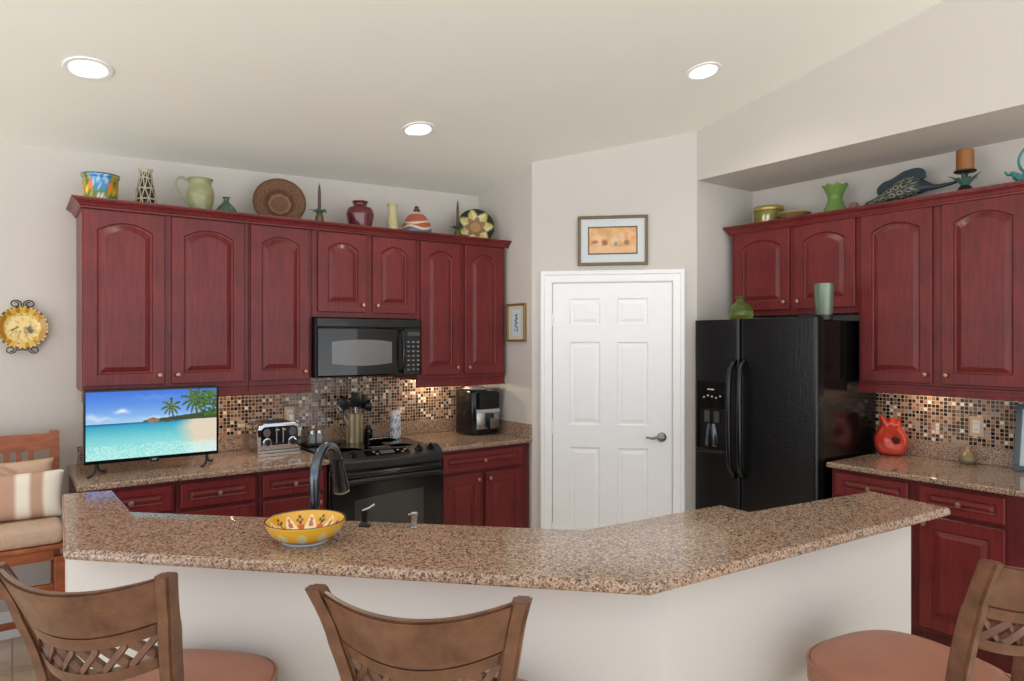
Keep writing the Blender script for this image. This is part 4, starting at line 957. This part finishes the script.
glaze(o, lambda c: (206, 190, 168) if 0.112 < c.z+0.010*math.sin(math.atan2(c.y, c.x)*2) < 0.124 or c.z > 0.178 else (168, 88, 64))
b = NB(); lathe(b, smoothprof([(0, 0.2045), (0.020, 0.2045), (0.024, 0.215), (0.014, 0.226), (0.016, 0.236), (0, 0.246)], 4), 20); obj('lid_knob', b, mat('dark_clay', (78, 66, 58), 0.6), t, 50)
t = deco('sunburst_plate', 'round black, green and tan sunburst woven plate at the right end of the cabinet tops', 'plate', 2.865, 4.42, TZL, -0.48)
Rb2 = Matrix.Translation((0, 0, 0.146)) @ Matrix.Rotation(PI/2-0.25, 4, 'X')
b = NB(); lathe(b, [(0, 0), (0.05, 0), (0.10, 0.014), (0.138, 0.026), (0.142, 0.030), (0.136, 0.034), (0.10, 0.022), (0.05, 0.008), (0, 0.008)], 96, sub=7); o = obj('plate_body', b, painted('dyed_straw', 0.7, bump=0.6), t, 50)
def sun(c):
    r = math.hypot(c.x, c.y)/0.142; a = math.atan2(c.y, c.x); k = abs(((a/(2*PI)*7) % 1)-0.5)*2
    if r < 0.34: return (176, 138, 92) if r < 0.27 else (142, 106, 70)
    if r < 0.40+0.22*(1-k): return (150, 112, 74)
    if r < 0.58+0.34*k: return (206, 186, 116) if int(a*7/(2*PI)+7) % 2 else (222, 208, 170)
    if r < 0.66+0.36*k: return (150, 154, 58)
    return (24, 30, 26)
glaze(o, sun)
for v in o.data.vertices: v.co = Rb2 @ v.co

# ------------------------------------------------------------------ ornaments on the right cabinets and the refrigerator
TZR = 2.4005
t = deco('trinket_tin', 'round green and gold tin with cream ribbon pattern at the niche corner', 'tin', 4.33, 2.872, TZR)
b = NB(); lathe(b, [(0, 0), (0.094, 0), (0.097, 0.004), (0.097, 0.125), (0.10, 0.127), (0.10, 0.132), (0, 0.132)], 64, sub=6); o = obj('body', b, painted('tin_print', 0.35, metal=0.2), t, 40)
glaze(o, lambda c: (226, 220, 190) if hsh(int((math.atan2(c.y, c.x)+4)*4)) > 0.6 and 0.02 < c.z < 0.09 and abs((c.z-0.065)*20-math.sin(math.atan2(c.y, c.x)*12)) < 0.9 else (124, 118, 52))
b = NB(); lathe(b, [(0, 0.1325), (0.101, 0.1325), (0.103, 0.136), (0.103, 0.156), (0.098, 0.162), (0, 0.164)], 48); obj('lid', b, mat('brassy_gold', (178, 160, 88), 0.3, metal=0.6), t, 40)
t = deco('gold_dish', 'shallow gold dish lying beside the round tin', 'dish', 4.29, 2.65, TZR+0.0)
b = NB(); lathe(b, [(0, 0.055), (0.05, 0.055), (0.105, 0.084), (0.108, 0.078), (0.06, 0.046), (0.05, 0), (0, 0)], 48); obj('dish_body', b, mat('pale_gold', (206, 186, 122), 0.3, metal=0.5), t, 40)
t = deco('ruffled_vase', 'bright green ruffled glass vase on the right cabinet tops', 'vase', 4.33, 2.385, TZR)
b = NB(); lathe(b, smoothprof([(0, 0), (0.066, 0), (0.078, 0.03), (0.074, 0.06), (0.052, 0.11), (0.044, 0.145), (0.060, 0.19), (0.078, 0.222), (0.070, 0.222), (0.050, 0.19), (0.034, 0.145), (0, 0.13)], 4), 48)
for v in b.verts:
    if v.co.z > 0.15:
        a = math.atan2(v.co.y, v.co.x); f = (v.co.z-0.15)/0.07; k = 1+0.06*f*math.cos(8*a); v.co.x *= k; v.co.y *= k; v.co.z += 0.005*f*math.cos(8*a+0.5)
obj('glass', b, mat('lime_glass', (150, 190, 104), 0.08, trans=0.55, var=0.06), t, 60)
# carved fish: outline in local x (toward the viewer) and z, with real thickness
t = deco('fish_carving', 'dark blue-green carved marlin figure with patterned body on the right cabinets', 'figurine', 4.36, 2.205, TZR, -PI/2)
body = [(0.0, 0.082), (0.05, 0.098), (0.14, 0.150), (0.20, 0.185), (0.27, 0.205), (0.325, 0.185), (0.36, 0.160), (0.405, 0.128), (0.39, 0.108), (0.345, 0.096), (0.30, 0.088), (0.22, 0.075), (0.12, 0.066), (0.04, 0.062)]
def slab(out, depth, n=4, sub=4):
    sm = spline([(x, z, 0) for x, z in out]+[(out[0][0], out[0][1], 0)], sub)[:-1]
    bm = NB(); prism_xz(bm, [(v.x, v.y) for v in sm], -depth, depth, depth*0.6, 3); return bm
b = NB(); cx_, cz_ = 0.19, 0.125
sm = spline([(x, z, 0) for x, z in body]+[(body[0][0], body[0][1], 0)], 5)[:-1]; L_ = []
for i in range(9):
    a = -PI/2+PI*i/8; y = 0.035*math.sin(a); k = 1-0.55*(1-math.cos(a)) if i not in (0, 8) else 0.45
    L_.append([b.verts.new((cx_+(v.x-cx_)*k, y, cz_+(v.y-cz_)*k)) for v in sm])
mid = []
for A, B in zip(L_[:-1], L_[1:]):
    for j in range(len(sm)): b.faces.new([A[j], A[(j+1) % len(sm)], B[(j+1) % len(sm)], B[j]])
for k, ys in ((0, -0.035), (-1, 0.035)):
    prev = L_[k]
    for f in (0.75, 0.5, 0.25):
        cur = [b.verts.new((cx_+(v.co.x-cx_)*f, v.co.y*1.03, cz_+(v.co.z-cz_)*f)) for v in L_[k]]
        for j in range(len(sm)): b.faces.new([prev[j], prev[(j+1) % len(sm)], cur[(j+1) % len(sm)], cur[j]])
        prev = cur
    b.faces.new(prev)
bmesh.ops.recalc_face_normals(b, faces=b.faces); bmesh.ops.subdivide_edges(b, edges=b.edges[:], cuts=1, use_grid_fill=True)
o = obj('body', b, painted('carved_pattern', 0.45), t, 60)
def fishp(c):
    if c.x > 0.33: return (40, 58, 68)
    u, v = (c.x*20+0.5*c.z*20), c.z*26-c.x*6
    k = hsh(int(u), int(v)); d = math.hypot((u % 1)-0.5+0.3*(k-0.5), (v % 1)-0.5)
    return (24, 32, 34) if d < 0.24 else (156, 156, 130) if d < 0.38 else (62, 72, 64)
glaze(o, fishp)
b = slab([(0.085, 0.118), (0.075, 0.155), (0.105, 0.190), (0.165, 0.205), (0.20, 0.222), (0.24, 0.240), (0.31, 0.246), (0.350, 0.226), (0.352, 0.178), (0.30, 0.19), (0.23, 0.19), (0.15, 0.155)], 0.012); obj('dorsal_fin', b, mat('fin_blue', (38, 54, 64), 0.45, var=0.15), t)
b = NB(); tube(b, [(0.385, 0, 0.118), (0.43, 0, 0.116), (0.50, 0, 0.122), (0.56, 0, 0.130)], [0.018, 0.012, 0.009, 0.005], 8); obj('bill', b, mat('fin_blue', (38, 54, 64), 0.45, var=0.15), t, 50)
b = slab([(0.03, 0.085), (-0.03, 0.062), (-0.075, 0.03), (-0.05, 0.028), (0.0, 0.045), (0.05, 0.066)], 0.009); obj('tail_fin', b, mat('fin_blue', (38, 54, 64), 0.45, var=0.15), t)
b = NB(); box(b, 0.08, 0.30, -0.03, 0.03, 0, 0.012, 0.003); tube(b, [(0.19, 0, 0.010), (0.19, 0, 0.10)], 0.008, 8); obj('stand', b, M_IRON, t)
t = deco('clay_pebble', 'small reddish clay piece at the tail of the fish carving', 'ornament', 4.26, 2.225, TZR)
b = NB(); lathe(b, smoothprof([(0, 0), (0.024, 0.0), (0.032, 0.03), (0.022, 0.075), (0, 0.085)], 4), 20); obj('clay_body', b, mat('reddish_clay', (132, 92, 84), 0.6), t, 60)
# candle holder
t = deco('pineapple_candle_holder', 'pineapple-shaped pillar candle holder with green leaves on the right cabinets', 'candle holder', 4.33, 1.630, TZR)
b = NB(); lathe(b, smoothprof([(0, 0), (0.030, 0), (0.044, 0.025), (0.046, 0.05), (0.032, 0.080), (0.016, 0.092), (0, 0.092)], 4), 24); obj('pineapple', b, mat('dark_bronze', (58, 52, 44), 0.4, metal=0.5, var=0.25, scale=60), t, 60)
for k in range(10):
    a = 2*PI*k/10+0.2; ln = 0.085 if k % 2 else 0.06; b = NB()
    tube(b, spline([(0.012*math.cos(a), 0.012*math.sin(a), 0.085), (0.040*math.cos(a), 0.040*math.sin(a), 0.125), (ln*math.cos(a), ln*math.sin(a), 0.150 if k % 2 else 0.130)], 4), [0.008, 0.011, 0.013, 0.013, 0.012, 0.011, 0.008, 0.005, 0.001], 6, flat=0.3); obj('leaf', b, mat('leaf_verdigris', (86, 122, 106), 0.5, metal=0.2, var=0.15), t)
b = NB(); lathe(b, [(0, 0.088), (0.012, 0.088), (0.014, 0.158), (0.052, 0.164), (0.056, 0.172), (0.052, 0.172), (0, 0.168)], 28); obj('candle_plate', b, M_IRON, t, 40)
t = deco('pillar_candle', 'short thick amber pillar candle on the pineapple holder', 'candle', 4.33, 1.630, TZR+0.1725)
b = NB(); lathe(b, [(0, 0), (0.042, 0), (0.044, 0.003), (0.044, 0.112), (0.040, 0.116), (0, 0.112)], 32); obj('wax', b, mat('amber_wax', (152, 96, 50), 0.5, var=0.1, scale=20), t, 40)
b = NB(); tube(b, [(0, 0, 0.1125), (0.001, 0, 0.122)], 0.0012, 6); obj('wick', b, M_BLACKM, t)
t = deco('glass_figurine', 'teal glass bird figurine with looped tail near the right edge', 'figurine', 4.33, 1.378, TZR, -PI/2)
M_TEAL = mat('teal_glass', (58, 150, 146), 0.08, trans=0.3, var=0.1, scale=20)
b = NB(); tube(b, spline([(-0.062, 0, 0.128), (-0.045, 0, 0.108), (-0.02, 0, 0.112), (0.0, 0, 0.085), (0.04, 0, 0.075), (0.085, 0, 0.08), (0.11, 0, 0.115)], 5), [0.005]*3+[0.007]*4+[0.011]*5+[0.020]*5+[0.030]*5+[0.028]*4+[0.018]*4+[0.012], 12); obj('body', b, M_TEAL, t, 60)
b = NB(); tube(b, [(0.075+0.072*math.cos(a), 0, 0.170+0.078*math.sin(a)) for a in [PI*1.62-2*PI*0.93*k/30 for k in range(31)]], 0.0075, 10); obj('tail_loop', b, M_TEAL, t, 60)
b = NB(); lathe(b, [(0, 0), (0.040, 0), (0.040, 0.006), (0.012, 0.02), (0.010, 0.065), (0, 0.066)], 20, (0.04, 0, 0)); obj('foot', b, mat('pale_glass', (186, 206, 200), 0.1, trans=0.3, var=0), t, 50)
FT = 1.7425
t = deco('green_bottle', 'round olive-green glass bottle standing on the refrigerator', 'bottle', 3.93, 2.815, FT)
b = NB(); lathe(b, smoothprof([(0, 0), (0.055, 0), (0.076, 0.03), (0.080, 0.065), (0.060, 0.110), (0.032, 0.130), (0.026, 0.150), (0.038, 0.166), (0.030, 0.168), (0.018, 0.15), (0.022, 0.13), (0, 0.12)], 4), 36); obj('glass', b, mat('olive_glass', (150, 172, 92), 0.04, trans=0.8, var=0.06), t, 60)
t = deco('metal_tumbler', 'tall grey-green metallic tumbler on the refrigerator corner', 'tumbler', 3.915, 2.225, FT)
b = NB(); lathe(b, [(0, 0), (0.044, 0), (0.046, 0.004), (0.057, 0.212), (0.058, 0.216), (0.054, 0.216), (0.044, 0.012), (0, 0.010)], 36); obj('cup', b, mat('sage_metal', (118, 132, 116), 0.35, metal=0.45, var=0.06), t, 40)
b = NB(); lathe(b, [(0.0465, -0.0), (0.049, 0.001), (0.051, 0.03), (0.0485, 0.03)], 36); obj('dark_base', b, M_BLACKM, t, 40)

# ------------------------------------------------------------------ sink counter fittings
LZ = 0.9145
t = thing('faucet', 'dark steel pull-down gooseneck faucet behind the yellow bowl', 'faucet', (0.786, 2.160, LZ), PI/4)
b = NB(); lathe(b, [(0, 0), (0.030, 0), (0.030, 0.008), (0.022, 0.018), (0.017, 0.05), (0, 0.05)], 24); obj('base', b, M_DSTEEL, t, 40)
pts = [(0, 0, 0.048), (0, 0, 0.15), (0, 0, 0.260)]+[(0.093-0.093*math.cos(a), 0, 0.260+0.093*math.sin(a)) for a in [PI*k/16 for k in range(1, 15)]]
b = NB(); tube(b, pts, 0.0165, 14); obj('neck', b, M_DSTEEL, t, 60)
e = Vector(pts[-1]); d = (Vector((0.212, 0, 0.190))-e).normalized()
b = NB(); tube(b, [e, e+d*0.03, e+d*0.07, e+d*0.105, e+d*0.118], [0.0185, 0.0195, 0.023, 0.028, 0.028], 16); hd = obj('spray_head', b, M_DSTEEL, t, 50)
b = NB(); tube(b, [e+d*0.1185, e+d*0.126], [0.0285, 0.0275], 16); obj('nozzle_ring', b, M_CHROME, hd, 50)
b = NB(); tube(b, [e+d*0.045+Vector((0.02, 0.003, 0)), e+d*0.09+Vector((0.026, 0.003, 0))], 0.005, 8); obj('button', b, M_BLACKM, hd, 50)
b = NB(); tube(b, [(0, -0.016, 0.07), (0, -0.045, 0.078), (0, -0.09, 0.10)], [0.010, 0.008, 0.006], 10); obj('lever', b, M_DSTEEL, t, 50)
t = thing('soap_dispenser', 'dark steel soap dispenser pump on the sink counter edge', 'soap dispenser', (1.083, 2.443, LZ), 0.1)
b = NB(); lathe(b, [(0, 0), (0.022, 0), (0.022, 0.008), (0.015, 0.014), (0.011, 0.018), (0.011, 0.046), (0.014, 0.047), (0.014, 0.056), (0, 0.058)], 20); obj('pump', b, M_BLACK, t, 40)
b = NB(); tube(b, spline([(-0.01, 0, 0.061), (0.015, -0.006, 0.068), (0.036, -0.012, 0.080)], 4), 0.0045, 8); obj('spout', b, M_CHROME, t, 50)
t = thing('air_gap', 'small chrome air gap cap right of the soap dispenser', 'air gap', (1.222, 2.308, LZ))
b = NB(); lathe(b, [(0, 0), (0.014, 0), (0.014, 0.006), (0.011, 0.008), (0.011, 0.045), (0.0135, 0.048), (0.0135, 0.058), (0.009, 0.063), (0, 0.064)], 20); obj('cap', b, M_CHROME, t, 40)
b = NB(); tube(b, [(-0.012, 0, 0.054), (-0.024, -0.003, 0.056)], 0.004, 8); obj('tab', b, M_CHROME, t, 50)
# bowl
t = thing('serving_bowl', 'yellow painted ceramic bowl on the raised bar', 'bowl', (0.651, 1.860, 1.0705))
BO = [(0.058, 0.006), (0.080, 0.016), (0.097, 0.034), (0.1085, 0.058)]
def bowl_r(z):
    for (r0, z0), (r1, z1) in zip(BO[:-1], BO[1:]):
        if z <= z1: return r0+(r1-r0)*(z-z0)/(z1-z0)
    return BO[-1][0]
b = NB(); lathe(b, [(0, 0.006)]+smoothprof(BO, 6)+[(0.1075, 0.0605), (0.1045, 0.0605)]+smoothprof([(0.1025, 0.058), (0.091, 0.036), (0.074, 0.020), (0.054, 0.0125)], 6)+[(0, 0.0125)], 160, sub=2); o = obj('bowl_body', b, painted('yellow_glaze', 0.18, 0.4), t, 60)
def bowl(c):
    r = math.hypot(c.x, c.y); a = math.atan2(c.y, c.x)
    if c.z > 0.0592: return (96, 78, 34)
    outer = r > bowl_r(c.z)-0.003 or (c.z < 0.009)
    if outer:
        k = (a/(2*PI)*11) % 1-0.5; f = (c.z-0.012)/0.03
        return (206, 198, 150) if abs(k) < 0.26 and 0.0 < f < 1 and abs(k) < 0.30*(1-abs(f-0.5)*1.4) else (228, 172, 44)
    k = (a/(2*PI)*9) % 1-0.5; f = (c.z-0.014)/0.036
    if 0 < f < 1 and abs(k) < 0.36*(1-f):
        return (196, 104, 84) if abs(k) < 0.15*(1-f) and 0.18 < f < 0.78 else (244, 226, 186)
    kk = ((a/(2*PI)*9+0.5) % 1)-0.5
    if 0.15 < f < 1.0:
        for x, y in ((0, 0.85), (-0.09, 0.62), (0.09, 0.62), (0, 0.45)):
            if ((kk-x)/0.055)**2+((f-y)/0.13)**2 < 1: return (58, 54, 20)
    if 0 < f < 0.3 and abs(kk) < 0.16: return (206, 84, 52)
    if f <= 0: return (240, 212, 140)
    return (230, 170, 38)
glaze(o, bowl)
b = NB(); lathe(b, [(0, 0), (0.060, 0), (0.062, 0.002), (0.062, 0.0058), (0, 0.0058)], 48); obj('foot_ring', b, mat('white_foot_glaze', (206, 216, 226), 0.2, var=0.02), t, 40)

# ------------------------------------------------------------------ bar stools
def stool_proto():
    t = thing('bar_stool', 'x', 'bar stool', (0, 0, 0), 0, 'bar stools along the raised bar')
    def sup(hw, hd, n=3.0, K=40):
        o_ = []
        for i in range(K):
            a = 2*PI*i/K; c, s = math.cos(a), math.sin(a)
            o_.append((math.copysign(abs(c)**(2/n), c)*hw, math.copysign(abs(s)**(2/n), s)*hd))
        return o_
    def layers(spec, hw, hd):
        b = NB(); R_ = [[b.verts.new((x*k, y*k, z)) for x, y in sup(hw, hd)] for k, z in spec]
        for A, B in zip(R_[:-1], R_[1:]):
            for j in range(40): b.faces.new([A[j], A[(j+1) % 40], B[(j+1) % 40], B[j]])
        b.faces.new(list(reversed(R_[0]))); b.faces.new(R_[-1]); bmesh.ops.recalc_face_normals(b, faces=b.faces); return b
    st = obj('seat', layers([(0.93, 0.726), (0.985, 0.729), (1.0, 0.737), (1.0, 0.770), (0.985, 0.785), (0.94, 0.796), (0.82, 0.804), (0.6, 0.808), (0.3, 0.810), (0.02, 0.8105)], 0.215, 0.203), M_SEAT, t, 60)
    b = NB(); pp = [(x*0.992, y*0.992, 0.786) for x, y in sup(0.215, 0.203)]; tube(b, pp+[pp[0]], 0.004, 6, caps=False); obj('piping', b, M_SEAT, st, 60)
    obj('seat_frame', layers([(0.90, 0.655), (0.95, 0.660), (0.95, 0.715), (0.93, 0.7255)], 0.215, 0.203), M_STOOLW, t, 40)
    ZS = [(0.655, .148, -.192), (0.80, .140, -.196), (0.90, .142, -.208), (0.98, .150, -.226), (1.05, .163, -.248), (1.11, .174, -.270), (1.17, .190, -.296)]
    def at(z):
        for (z0, w0, y0), (z1, w1, y1) in zip(ZS[:-1], ZS[1:]):
            if z <= z1 or z1 == 1.17:
                f = (z-z0)/(z1-z0); return w0+(w1-w0)*f, y0+(y1-y0)*f
    for s in (-1, 1):
        b = NB(); pts_ = [(s*0.178, -0.225, 0.0), (s*0.165, -0.212, 0.30), (s*0.152, -0.198, 0.60)]+[(s*v.y, v.z, v.x) for v in spline(ZS, 3)]
        n_ = len(pts_); sweep_rect(b, pts_, [0.030]*3+[0.034]*(n_-3), [0.034]*3+[0.042]*(n_-9)+[0.036]*6)
        bmesh.ops.bevel(b, geom=[e for e in b.edges if abs(e.verts[0].co.z-e.verts[1].co.z) > 0.004], offset=0.006, segments=2, affect='EDGES')
        obj('back_post', b, M_STOOLW, t, 50)
        b = NB(); sweep_rect(b, [(s*0.180, 0.175, 0.0), (s*0.172, 0.165, 0.35), (s*0.160, 0.150, 0.656)], [0.028, 0.034, 0.040], [0.028, 0.034, 0.040]); obj('leg', b, M_STOOLW, t)
    def P(s, z, off=0.0):
        w, y = at(z); q = 1-s*s
        return Vector((s*(w-0.010), y-0.055*q+off, z-0.022*q))
    def band(z0, z1, th, n=20):
        b = NB(); R_ = []
        for i in range(n+1):
            s = -1+2*i/n; R_.append([b.verts.new(P(s, z0, -th/2)), b.verts.new(P(s, z1, -th/2)), b.verts.new(P(s, z1, th/2)), b.verts.new(P(s, z0, th/2))])
        for A, B in zip(R_[:-1], R_[1:]):
            for j in range(4): b.faces.new([A[j], A[(j+1) % 4], B[(j+1) % 4], B[j]])
        b.faces.new(R_[0]); b.faces.new(R_[-1][::-1]); bmesh.ops.recalc_face_normals(b, faces=b.faces)
        return b
    tr = band(1.064, 1.166, 0.022); bmesh.ops.bevel(tr, geom=[e for e in tr.edges if abs(e.verts[0].co.x-e.verts[1].co.x) > 0.005], offset=0.005, segments=2, affect='EDGES'); obj('top_rail', tr, M_STOOLW, t, 50)
    obj('mid_rail', band(1.038, 1.0635, 0.018), M_STOOLW, t, 50)
    lr = band(0.962, 0.986, 0.024); obj('lower_rail', lr, M_STOOLW, t, 50)
    b = NB(); nC = 6
    for c in range(nC):
        s0, s1 = -0.96+1.92*c/nC, -0.96+1.92*(c+1)/nC
        for k, (za, zb) in enumerate(((0.984, 1.040), (1.040, 0.984))):
            R_ = []
            for i in range(7):
                f = i/6; s = s0+(s1-s0)*f; z = za+(zb-za)*f; o_ = 0.003 if k else -0.003
                p = P(s, z); hw = 0.0095
                R_.append([b.verts.new(p+Vector((0, -0.006+o_, -hw))), b.verts.new(p+Vector((0, -0.006+o_, hw))), b.verts.new(p+Vector((0, 0.006+o_, hw))), b.verts.new(p+Vector((0, 0.006+o_, -hw)))])
            for A, B in zip(R_[:-1], R_[1:]):
                for j in range(4): b.faces.new([A[j], A[(j+1) % 4], B[(j+1) % 4], B[j]])
            b.faces.new(R_[0]); b.faces.new(R_[-1][::-1])
    bmesh.ops.recalc_face_normals(b, faces=b.faces); obj('lattice', b, M_STOOLW, t, 50)
    for z, p, q in ((0.30, (-0.163, 0.166), (0.163, 0.166)), (0.24, (-0.166, -0.212), (-0.174, 0.168)), (0.24, (0.166, -0.212), (0.174, 0.168)), (0.34, (-0.155, -0.208), (0.155, -0.208))):
        b = NB(); tube(b, [(p[0], p[1], z), (q[0], q[1], z)], 0.013, 8); obj('stretcher', b, M_STOOLW, t, 50)
    return t
proto = stool_proto()
spots = [((0.314, 1.802), -PI/4, 'lattice-back wooden bar stool at the left end of the bar'), ((0.792, 1.300), -PI/4, 'middle lattice-back bar stool, seen directly from behind below the yellow bowl'), ((1.838, 0.825), -math.radians(8), 'turned lattice-back bar stool with full brown seat at right end of bar')]
for i, (p, rz, lb) in enumerate(spots):
    o = proto if i == 0 else copy_tree(proto)
    o.location = (p[0], p[1], 0); o.rotation_euler = (0, 0, rz); o['label'] = lb

# ------------------------------------------------------------------ bench and pillows at the left
t = thing('high_bench', 'tall reddish wood slat-back bench against the back wall', 'bench', (0, 0, 0))
X0, X1 = -1.10, 0.205
for x in (X0+0.02, X1-0.02):
    b = NB(); sweep_rect(b, [(x, 4.36, 0), (x, 4.38, 0.62), (x, 4.46, 1.135)], 0.042, 0.05); obj('back_post', b, M_BENCHW, t)
    b = NB(); box(b, x-0.024, x+0.024, 3.885, 3.935, 0, 0.60, 0.004); obj('leg', b, M_BENCHW, t)
def benchy(z): return 4.38+0.08*(z-0.62)/0.515
b = NB(); sweep_rect(b, [((X0+X1)/2, benchy(1.035), 1.035), ((X0+X1)/2, benchy(1.122), 1.122)], X1-X0-0.082, 0.028); obj('top_rail', b, M_BENCHW, t)
b = NB(); sweep_rect(b, [((X0+X1)/2, benchy(0.74), 0.74), ((X0+X1)/2, benchy(0.80), 0.80)], X1-X0-0.082, 0.026); obj('low_rail', b, M_BENCHW, t)
k = 0
x = X1-0.125
while x > X0+0.08:
    b = NB(); sweep_rect(b, [(x, benchy(0.8005), 0.8005), (x, benchy(1.0345), 1.0345)], 0.026, 0.016); obj('slat', b, M_BENCHW, t); x -= 0.052
b = NB(); box(b, X0+0.03, X1-0.045, 3.89, 3.92, 0.585, 0.64, 0.004); obj('apron', b, M_BENCHW, t)
b = NB(); box(b, X0, X1, 3.87, 4.37, 0.6405, 0.662, 0.005); obj('seat_board', b, M_BENCHW, t)
for z, y in ((0.44, 3.91), (0.14, 4.365)):
    b = NB(); box(b, X0+0.045, X1-0.045, y-0.012, y+0.012, z, z+0.032, 0.003); obj('stretcher', b, M_BENCHW, t)
for x in (X0+0.02, X1-0.02):
    b = NB(); box(b, x-0.012, x+0.012, 3.936, 4.345, 0.14, 0.17, 0.003); obj('stretcher', b, M_BENCHW, t)
b = NB(); box(b, X0+0.005, X1-0.008, 3.865, 4.345, 0.6625, 0.755, 0.03, 4); sc_ = obj('bench_cushion', b, M_BEIGEF, None, 50); tag(sc_, 'plain beige seat cushion on the tall bench', 'cushion')
def pillow(name, label, w, h, d, loc, rx, rz, fn, rough=0.9):
    b = NB(); n = 28; top = {}; bot = {}
    for i in range(n+1):
        for j in range(n+1):
            u, v = -1+2*i/n, -1+2*j/n
            e = max(0, (1-u**4))*max(0, (1-v**4)); e = e**0.42
            px = u*w/2*(1-0.06*(1-abs(v)**2)*abs(u)); pz = v*h/2*(1-0.06*(1-abs(u)**2)*abs(v))
            y = d/2*e
            if i in (0, n) or j in (0, n): top[i, j] = bot[i, j] = b.verts.new((px, 0, pz))
            else: top[i, j] = b.verts.new((px, -y, pz)); bot[i, j] = b.verts.new((px, y, pz))
    for i in range(n):
        for j in range(n):
            for D in (top, bot): b.faces.new([D[i, j], D[i+1, j], D[i+1, j+1], D[i, j+1]])
    bmesh.ops.recalc_face_normals(b, faces=b.faces)
    o = obj(name, b, painted(name+'_fabric', rough, bump=0.3), None, 70); glaze(o, fn); tag(o, label, 'pillow', 'throw pillows on the bench')
    o.location = loc; o.rotation_euler = (rx, 0, rz); return o
def stripes(c):
    x = c.x+0.27
    return (236, 226, 210) if (x > 0.445 or 0.335 < x < 0.39 or 0.09 < x < 0.14) else (190, 152, 128)
pillow('throw_pillow', 'beige pillow with wide cream stripes in front on the bench', 0.54, 0.235, 0.14, (-0.055, 4.10, 0.862), -0.30, 0, stripes)
def medallion(c):
    r = math.hypot(c.x+0.03, c.z)
    q = (206, 172, 146)
    if abs(r-0.13) < 0.008 or abs(r-0.10) < 0.006 or (r < 0.09 and math.cos(math.atan2(c.z, c.x+0.03)*8+r*60) > 0.3): q = (176, 136, 116)
    return q
pillow('throw_pillow', 'plain tan pillow with round medallion behind the striped one', 0.46, 0.31, 0.12, (-0.055, 4.262, 0.862), -0.20, 0, medallion)

# ------------------------------------------------------------------ lamps
nrm = Vector((-0.03, 0.18, 1)).normalized()
def can(label, x, y):
    t = thing('recessed_light', label, 'ceiling light', (x, y, ceil_z(x, y)-0.0005), 0, 'recessed ceiling lights')
    t.rotation_mode = 'QUATERNION'; t.rotation_quaternion = Vector((0, 0, 1)).rotation_difference(nrm)
    b = NB(); lathe(b, [(0.078, -0.006), (0.098, -0.006), (0.100, -0.003), (0.100, 0), (0.078, 0), (0.078, -0.006)], 40); obj('trim_ring', b, M_TRIM, t, 40)
    b = NB(); lathe(b, [(0, -0.003), (0.0775, -0.003), (0.0775, 0), (0, 0)], 40); obj('lens', b, mat('lit_lens', (255, 250, 240), 0.4, var=0, emit=(255, 250, 240), estr=8.0), t)
    l = bpy.data.lights.new('bulb', 'SPOT'); l.energy = 18; l.color = (1, 0.95, 0.88); l.spot_size = math.radians(150); l.spot_blend = 0.8; l.shadow_soft_size = 0.07
    lo = bpy.data.objects.new('bulb', l); COL.objects.link(lo); lo.parent = t; lo.location = (0, 0, -0.03)
can('round recessed ceiling light at upper left', 0.282, 3.693)
can('round recessed ceiling light above the microwave, nearest the back wall', 2.007, 3.737)
can('round recessed ceiling light at right, above the white door', 3.201, 2.544)
def puck(label, x, y, z, e):
    t = thing('under_cabinet_light', label, 'light', (x, y, z), 0, 'under-cabinet puck lights')
    b = NB(); lathe(b, [(0, 0), (0.034, 0), (0.034, -0.010), (0.028, -0.014), (0, -0.014)], 24); obj('housing', b, M_WHITEPL, t, 40)
    b = NB(); lathe(b, [(0, -0.0142), (0.025, -0.0142), (0.022, -0.017), (0, -0.017)], 24); obj('lens', b, mat('warm_lens', (255, 226, 180), 0.4, var=0, emit=(255, 226, 180), estr=1.2), t)
    l = bpy.data.lights.new('bulb', 'POINT'); l.energy = e; l.color = (1, 0.80, 0.55); l.shadow_soft_size = 0.015
    lo = bpy.data.objects.new('bulb', l); COL.objects.link(lo); lo.parent = t; lo.location = (0, 0, -0.034)
puck('puck light under the cabinet between television and toaster', 1.06, 4.285, 1.3445, 3.2)
puck('puck light under the cabinet above the air fryer', 2.56, 4.48, 1.3445, 3.0)
puck('puck light under the right cabinet above the red vase', 4.36, 1.86, 1.3595, 1.5)
